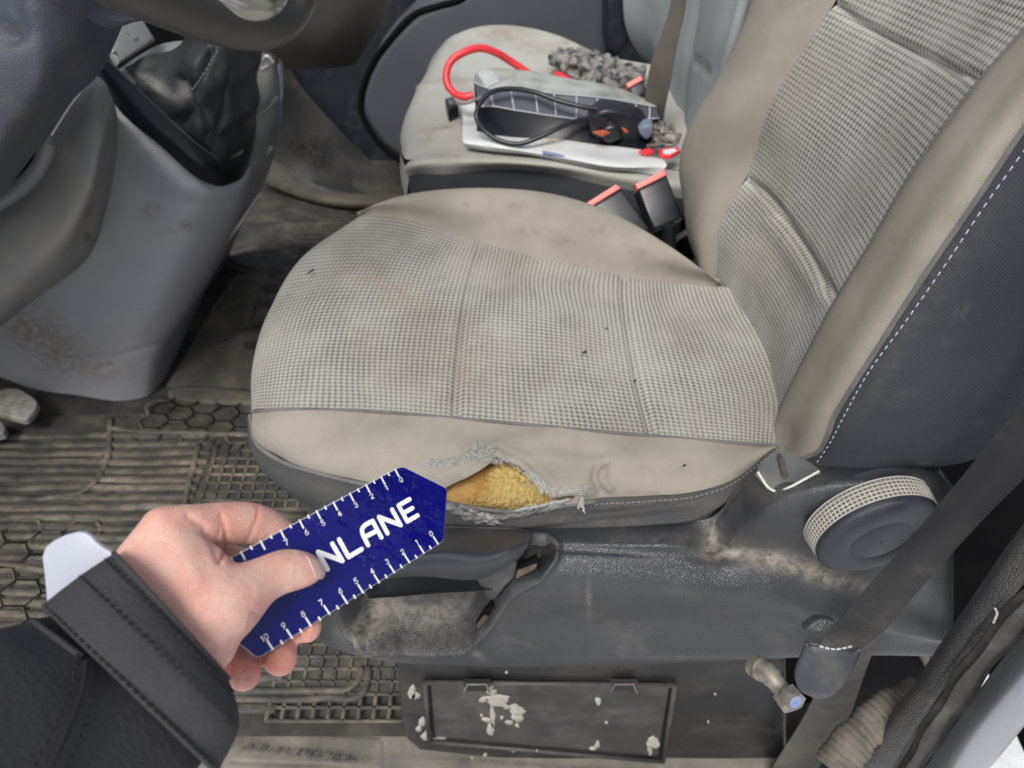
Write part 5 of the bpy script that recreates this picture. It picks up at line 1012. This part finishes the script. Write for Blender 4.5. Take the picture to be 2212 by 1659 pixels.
for _ in range(40):
    x, y = random.choice(((R(1280, 1600), R(150, 340)), (R(700, 900), R(440, 560)), (R(1100, 1250), R(760, 860)), (R(540, 900), R(900, 1150))))
    a = R(-.9, -.2) if random.random() < .7 else R(.6, 1.2); l = R(15, 60); A1, B1 = CC(x, y, .0005), CC(x + l * math.cos(a), y + l * math.sin(a), .0005)
    sm_.tube([A1, B1], .00007, 3)
sm_.build('fine_scratches', m_scr, rl)
# ================================================================ HAND
pr = empty('person', PD(300, 1500, .30), 'hand in a charcoal jacket sleeve holding the blue ruler card', 'person')
def HP(px, py, off): return PP(px, py, CP, off)
hb = bmesh.new()
def sph(c, r): return [(c + r * np.array([math.cos(a) * math.cos(b), math.sin(a) * math.cos(b), math.sin(b)])) for b in np.linspace(-1.5, 1.5, 9) for a in np.linspace(0, 2 * math.pi, 14, endpoint=False)]
def HQ(t): return PD(t[0], t[1], t[2]) if len(t) > 4 else HP(*t[:3])
def hull(S):
    t = bmesh.new()
    for q_ in S:
        for p in sph(HQ(q_), q_[3]): t.verts.new(p)
    res = bmesh.ops.convex_hull(t, input=t.verts)
    bmesh.ops.delete(t, geom=list({g for g in res['geom_interior'] + res['geom_unused'] if isinstance(g, bmesh.types.BMVert)}), context='VERTS')
    me = bpy.data.meshes.new('h'); t.to_mesh(me); t.free(); hb.from_mesh(me)
def chain(S):
    for a, b in zip(S[:-1], S[1:]): hull([a, b])
def smooth_chain(S, n):
    """splined chain of spheres so that fingers bend smoothly"""
    P = crm(np.array([list(HQ(q_)) + [q_[3]] for q_ in S]), n)
    for a, b in zip(P[:-1], P[1:]):
        t = bmesh.new()
        for q_ in (a, b):
            for p in sph(q_[:3], q_[3]): t.verts.new(p)
        res = bmesh.ops.convex_hull(t, input=t.verts)
        bmesh.ops.delete(t, geom=list({g for g in res['geom_interior'] + res['geom_unused'] if isinstance(g, bmesh.types.BMVert)}), context='VERTS')
        me = bpy.data.meshes.new('h'); t.to_mesh(me); t.free(); hb.from_mesh(me)
# thumb
smooth_chain([(664, 1231, .0085, .0074), (648, 1231, .0095, .0088), (618, 1233, .0105, .0101), (580, 1247, .012, .0102), (540, 1270, .0135, .0118), (500, 1296, .0145, .0150), (462, 1318, .0145, .0178), (430, 1335, .013, .0195)], 18)
# index finger
smooth_chain([(352, 1142, .002, .0098), (392, 1140, .001, .0104), (440, 1135, -.002, .0100), (492, 1130, -.005, .0102), (540, 1131, -.008, .0102), (578, 1143, -.011, .0097), (610, 1165, -.0125, .0090), (660, 1205, -.012, .0084), (700, 1240, -.0115, .0078)], 20)
# palm and back of the hand (the fifth value marks an absolute depth)
hull([(352, 1144, .002, .0098), (285, 1226, .318, .0095, 1), (430, 1335, .013, .0190), (440, 1388, .316, .0140, 1), (400, 1200, .004, .0120)])
hull([(352, 1144, .002, .0098), (285, 1226, .320, .0095, 1), (370, 1200, -.022, .012), (440, 1385, .330, .0140, 1), (430, 1300, -.026, .012)])
hull([(400, 1200, .004, .012), (430, 1335, .013, .019), (452, 1228, .004, .0085), (480, 1300, .014, .0150)])
hull([(285, 1226, .318, .0095, 1), (440, 1388, .316, .0140, 1), (345, 1415, .308, .015, 1), (235, 1325, .308, .013, 1)])
hull([(345, 1415, .308, .015, 1), (235, 1325, .308, .013, 1), (150, 1480, .290, .010, 1), (240, 1560, .290, .010, 1)])
# middle, ring and little finger, curled behind the card
smooth_chain([(380, 1190, -.022, .0105), (450, 1200, -.036, .0100), (540, 1240, -.038, .0095), (620, 1300, -.028, .0085), (655, 1345, -.0125, .0078), (662, 1356, -.0095, .0074)], 14)
smooth_chain([(410, 1260, -.028, .0105), (470, 1290, -.040, .0098), (545, 1330, -.036, .0092), (590, 1375, -.024, .0088), (603, 1412, -.0125, .0085), (606, 1424, -.0095, .0080)], 14)
smooth_chain([(430, 1330, -.018, .0105), (455, 1365, -.028, .0092), (490, 1400, -.026, .0086), (515, 1432, -.016, .0080), (524, 1452, -.0095, .0078), (528, 1458, -.007, .0074)], 14)
hm = bpy.data.meshes.new('hand_raw'); hb.to_mesh(hm); hb.free(); ho = bpy.data.objects.new('hand_raw', hm); SC.collection.objects.link(ho)
md_ = ho.modifiers.new('r', 'REMESH'); md_.mode = 'VOXEL'; md_.voxel_size = .0011
m2 = ho.modifiers.new('s', 'SMOOTH'); m2.factor = .5; m2.iterations = 14
bpy.context.view_layer.update()
ev_ = bpy.data.meshes.new_from_object(ho.evaluated_get(bpy.context.evaluated_depsgraph_get())); bpy.data.objects.remove(ho)
V = np.array([v.co[:] for v in ev_.vertices]); VN = np.array([v.normal[:] for v in ev_.vertices]); Fh = [list(p.vertices) for p in ev_.polygons]
px, py = proj(V); facing = ((C0 - V) * VN).sum(1) > 0
dep = np.zeros(len(V))
def groove(P, wd, dpt, cond=None):
    global dep
    d = seg_d(px, py, P); dep += np.where(facing, -dpt * gauss(d, wd), 0)
groove([(478, 1112), (482, 1130), (489, 1152), (490, 1184)], 5, .0009); groove([(558, 1098), (556, 1120), (545, 1150), (532, 1172)], 4, .0005)
groove([(489, 1186), (484, 1200), (476, 1214)], 4, .0014); groove([(408, 1115), (440, 1140), (462, 1180), (472, 1208)], 9, .0010)
groove([(404, 1112), (425, 1122), (445, 1138)], 3, .0004); groove([(470, 1122), (476, 1140), (470, 1165)], 3, .0004)
for k in range(9): groove([(560 - k * 2.5 - 16, 1322 + k * 9), (572 - k * 4.0, 1332 + k * 9)], 2.2, .0009)
for k in range(4): groove([(628 - k * 7, 1186), (634 - k * 7, 1196), (630 - k * 7, 1208)], 2, .00035)
dep += np.where(facing, .0007 * gauss(np.hypot(px - 340, py - 1128), 26), 0)
V = V + VN * dep[:, None]
stn = spots(px, py, [(330, 1110, 26, 22, .55), (610, 1230, 60, 34, .22), (690, 1245, 24, 20, .35), (560, 1310, 60, 40, .25), (480, 1380, 60, 60, .30), (470, 1130, 24, 50, .3), (484, 1150, 6, 44, .6), (556, 1115, 5, 26, .5), (540, 1110, 60, 30, .25), (606, 1424, 50, 50, 1), (528, 1460, 50, 50, 1), (668, 1358, 40, 26, .9), (400, 1130, 40, 14, .3), (520, 1095, 70, 14, .3), (440, 1270, 40, 30, .1), (478, 1202, 10, 18, .7), (500, 1155, 30, 30, .25)])
build('hand', V, Fh, m_skin, pr, stain=stn)
plate('mole', [PD(338 + 5 * math.cos(a), 1273 + 3 * math.sin(a), .313) for a in np.linspace(0, 6.28, 10, endpoint=False)], m_crease, pr, th=.001, bev=0) if False else None
# thumb nail: curved shield on the far side of the tip
na = [HP(655, 1197, .0150), HP(664, 1203, .0172), HP(672, 1218, .0180), HP(679, 1236, .0172), HP(684, 1250, .0150)]
nbv = [HP(668, 1198, .0138), HP(679, 1206, .0152), HP(689, 1221, .0150), HP(694, 1238, .0140), HP(692, 1251, .0122)]
nc = [HP(677, 1203, .0112), HP(690, 1210, .0110), HP(700, 1224, .0102), HP(703, 1239, .0092), HP(698, 1250, .0085)]
net('thumb_nail', [na, nbv, nc], m_nail, pr, res=.0012, back=.0006)
# ---- jacket sleeve
sl_ = empty('jacket_sleeve', PD(250, 1450, .28), None, None); SLV = bpy.data.objects['jacket_sleeve']; SLV.parent = pr; SLV.location = Vector(ORG['jacket_sleeve'] - ORG['person'])
def wob(V, a=.0012, f=70):
    V = V.copy(); n = (C0 - V); n /= np.linalg.norm(n, axis=1, keepdims=True)
    return V + n * (a * np.sin(V[:, 0] * f + V[:, 2] * f * .7) * np.sin(V[:, 1] * f * .9 + V[:, 0] * 31))[:, None]
cuff = [(246, 1196, 493, 1466, .308, .60), (222, 1212, 508, 1505, .305, .60), (176, 1243, 516, 1568, .300, .6), (108, 1296, 480, 1650, .294, .6), (98, 1310, 470, 1668, .293, .58)]
silh('cuff', cuff, m_sleeve, SLV, n=64, m=60, ends=False, disp=lambda V: wob(wob(V, .0010, 55), .0004, 160))
silh('cuff_lining', [(252, 1203, 487, 1460, .3085, .57), (240, 1225, 470, 1490, .306, .57)], m_stitch, SLV, n=48, m=6, ends=False)
body = [(112, 1330, 440, 1640, .295, .56), (60, 1345, 400, 1700, .284, .56), (-20, 1362, 330, 1800, .268, .57), (-140, 1400, 230, 1950, .25, .58), (-330, 1460, 60, 2200, .23, .6)]
silh('sleeve_body', body, m_sleeve, SLV, n=64, m=70, ends=False, disp=lambda V: wob(wob(V, .0030, 34), .0010, 95))
# seam lines and stitches on cuff surface: projected on the cuff by sampling its section
def on(st, f, t, lift=.0008):
    """point on silh surface, f along stations 0..1, t across 0..1 on the camera side"""
    A = []
    for s in st: L, R2 = PD(s[0], s[1], s[4]), PD(s[2], s[3], s[4]); A.append(np.concatenate([(L + R2) / 2, (R2 - L) / 2, [s[5]]]))
    A = crm(np.array(A)[:, :, None], 101)[:, :, 0]; a = A[int(round(f * 100))]; c, h, fl = a[:3], a[3:6], a[6]
    v = C0 - c; v -= h * (v @ h) / (h @ h); v /= np.linalg.norm(v); an = math.pi * (1 - t); hl = np.linalg.norm(h)
    p = c + h * math.cos(an) + v * hl * fl * math.sin(an); return p + (C0 - p) / np.linalg.norm(C0 - p) * lift
for f in (.10, .34, .80): seam_line('cuff_stitching', [on(cuff, f, t) for t in np.linspace(.04, .97, 24)], .00045, m_stitch, SLV, dash=(.0022, .0012), off=.0006)
seam_line('cuff_edge_fold', [on(cuff, 0.0, t, .0) for t in np.linspace(.0, 1, 30)], .0011, m_sleeve, SLV, off=.0002)
tube('cuff_edge_fold', crm(np.array([on(cuff, .985, t, .0004) for t in np.linspace(.0, 1, 30)]), 60), .0013, m_sleeve, SLV, n=8)
seam_line('sleeve_seam', [on(body, .05, .38), on(body, .2, .45), on(body, .4, .50), on(body, .6, .54), on(body, .8, .58)], .0010, m_stitch, SLV, off=.0008)
for d_ in (-.035, .035): seam_line('sleeve_stitching', [on(body, f, t + d_) for f, t in ((.06, .38), (.2, .45), (.4, .50), (.6, .54), (.8, .58))], .0005, m_stitch, SLV, dash=(.0024, .0014), off=.001)
tube('sleeve_seam_ridge', crm(np.array([on(body, .10, .02), on(body, .10, .12), on(body, .08, .24), on(body, .05, .36)]), 30), .0012, m_sleeve, SLV, n=8)
# milky tab sticking out of the cuff
tabp = [(100, 1300), (96, 1250), (90, 1205), (96, 1184), (113, 1169), (140, 1156), (165, 1149), (182, 1150), (196, 1158), (208, 1172), (224, 1184), (247, 1196), (262, 1215), (200, 1260), (120, 1312)]
plate('cuff_tab', [PD(x, y, .312) for x, y in tabp], m_tab, SLV, th=.0022, bev=.0008)
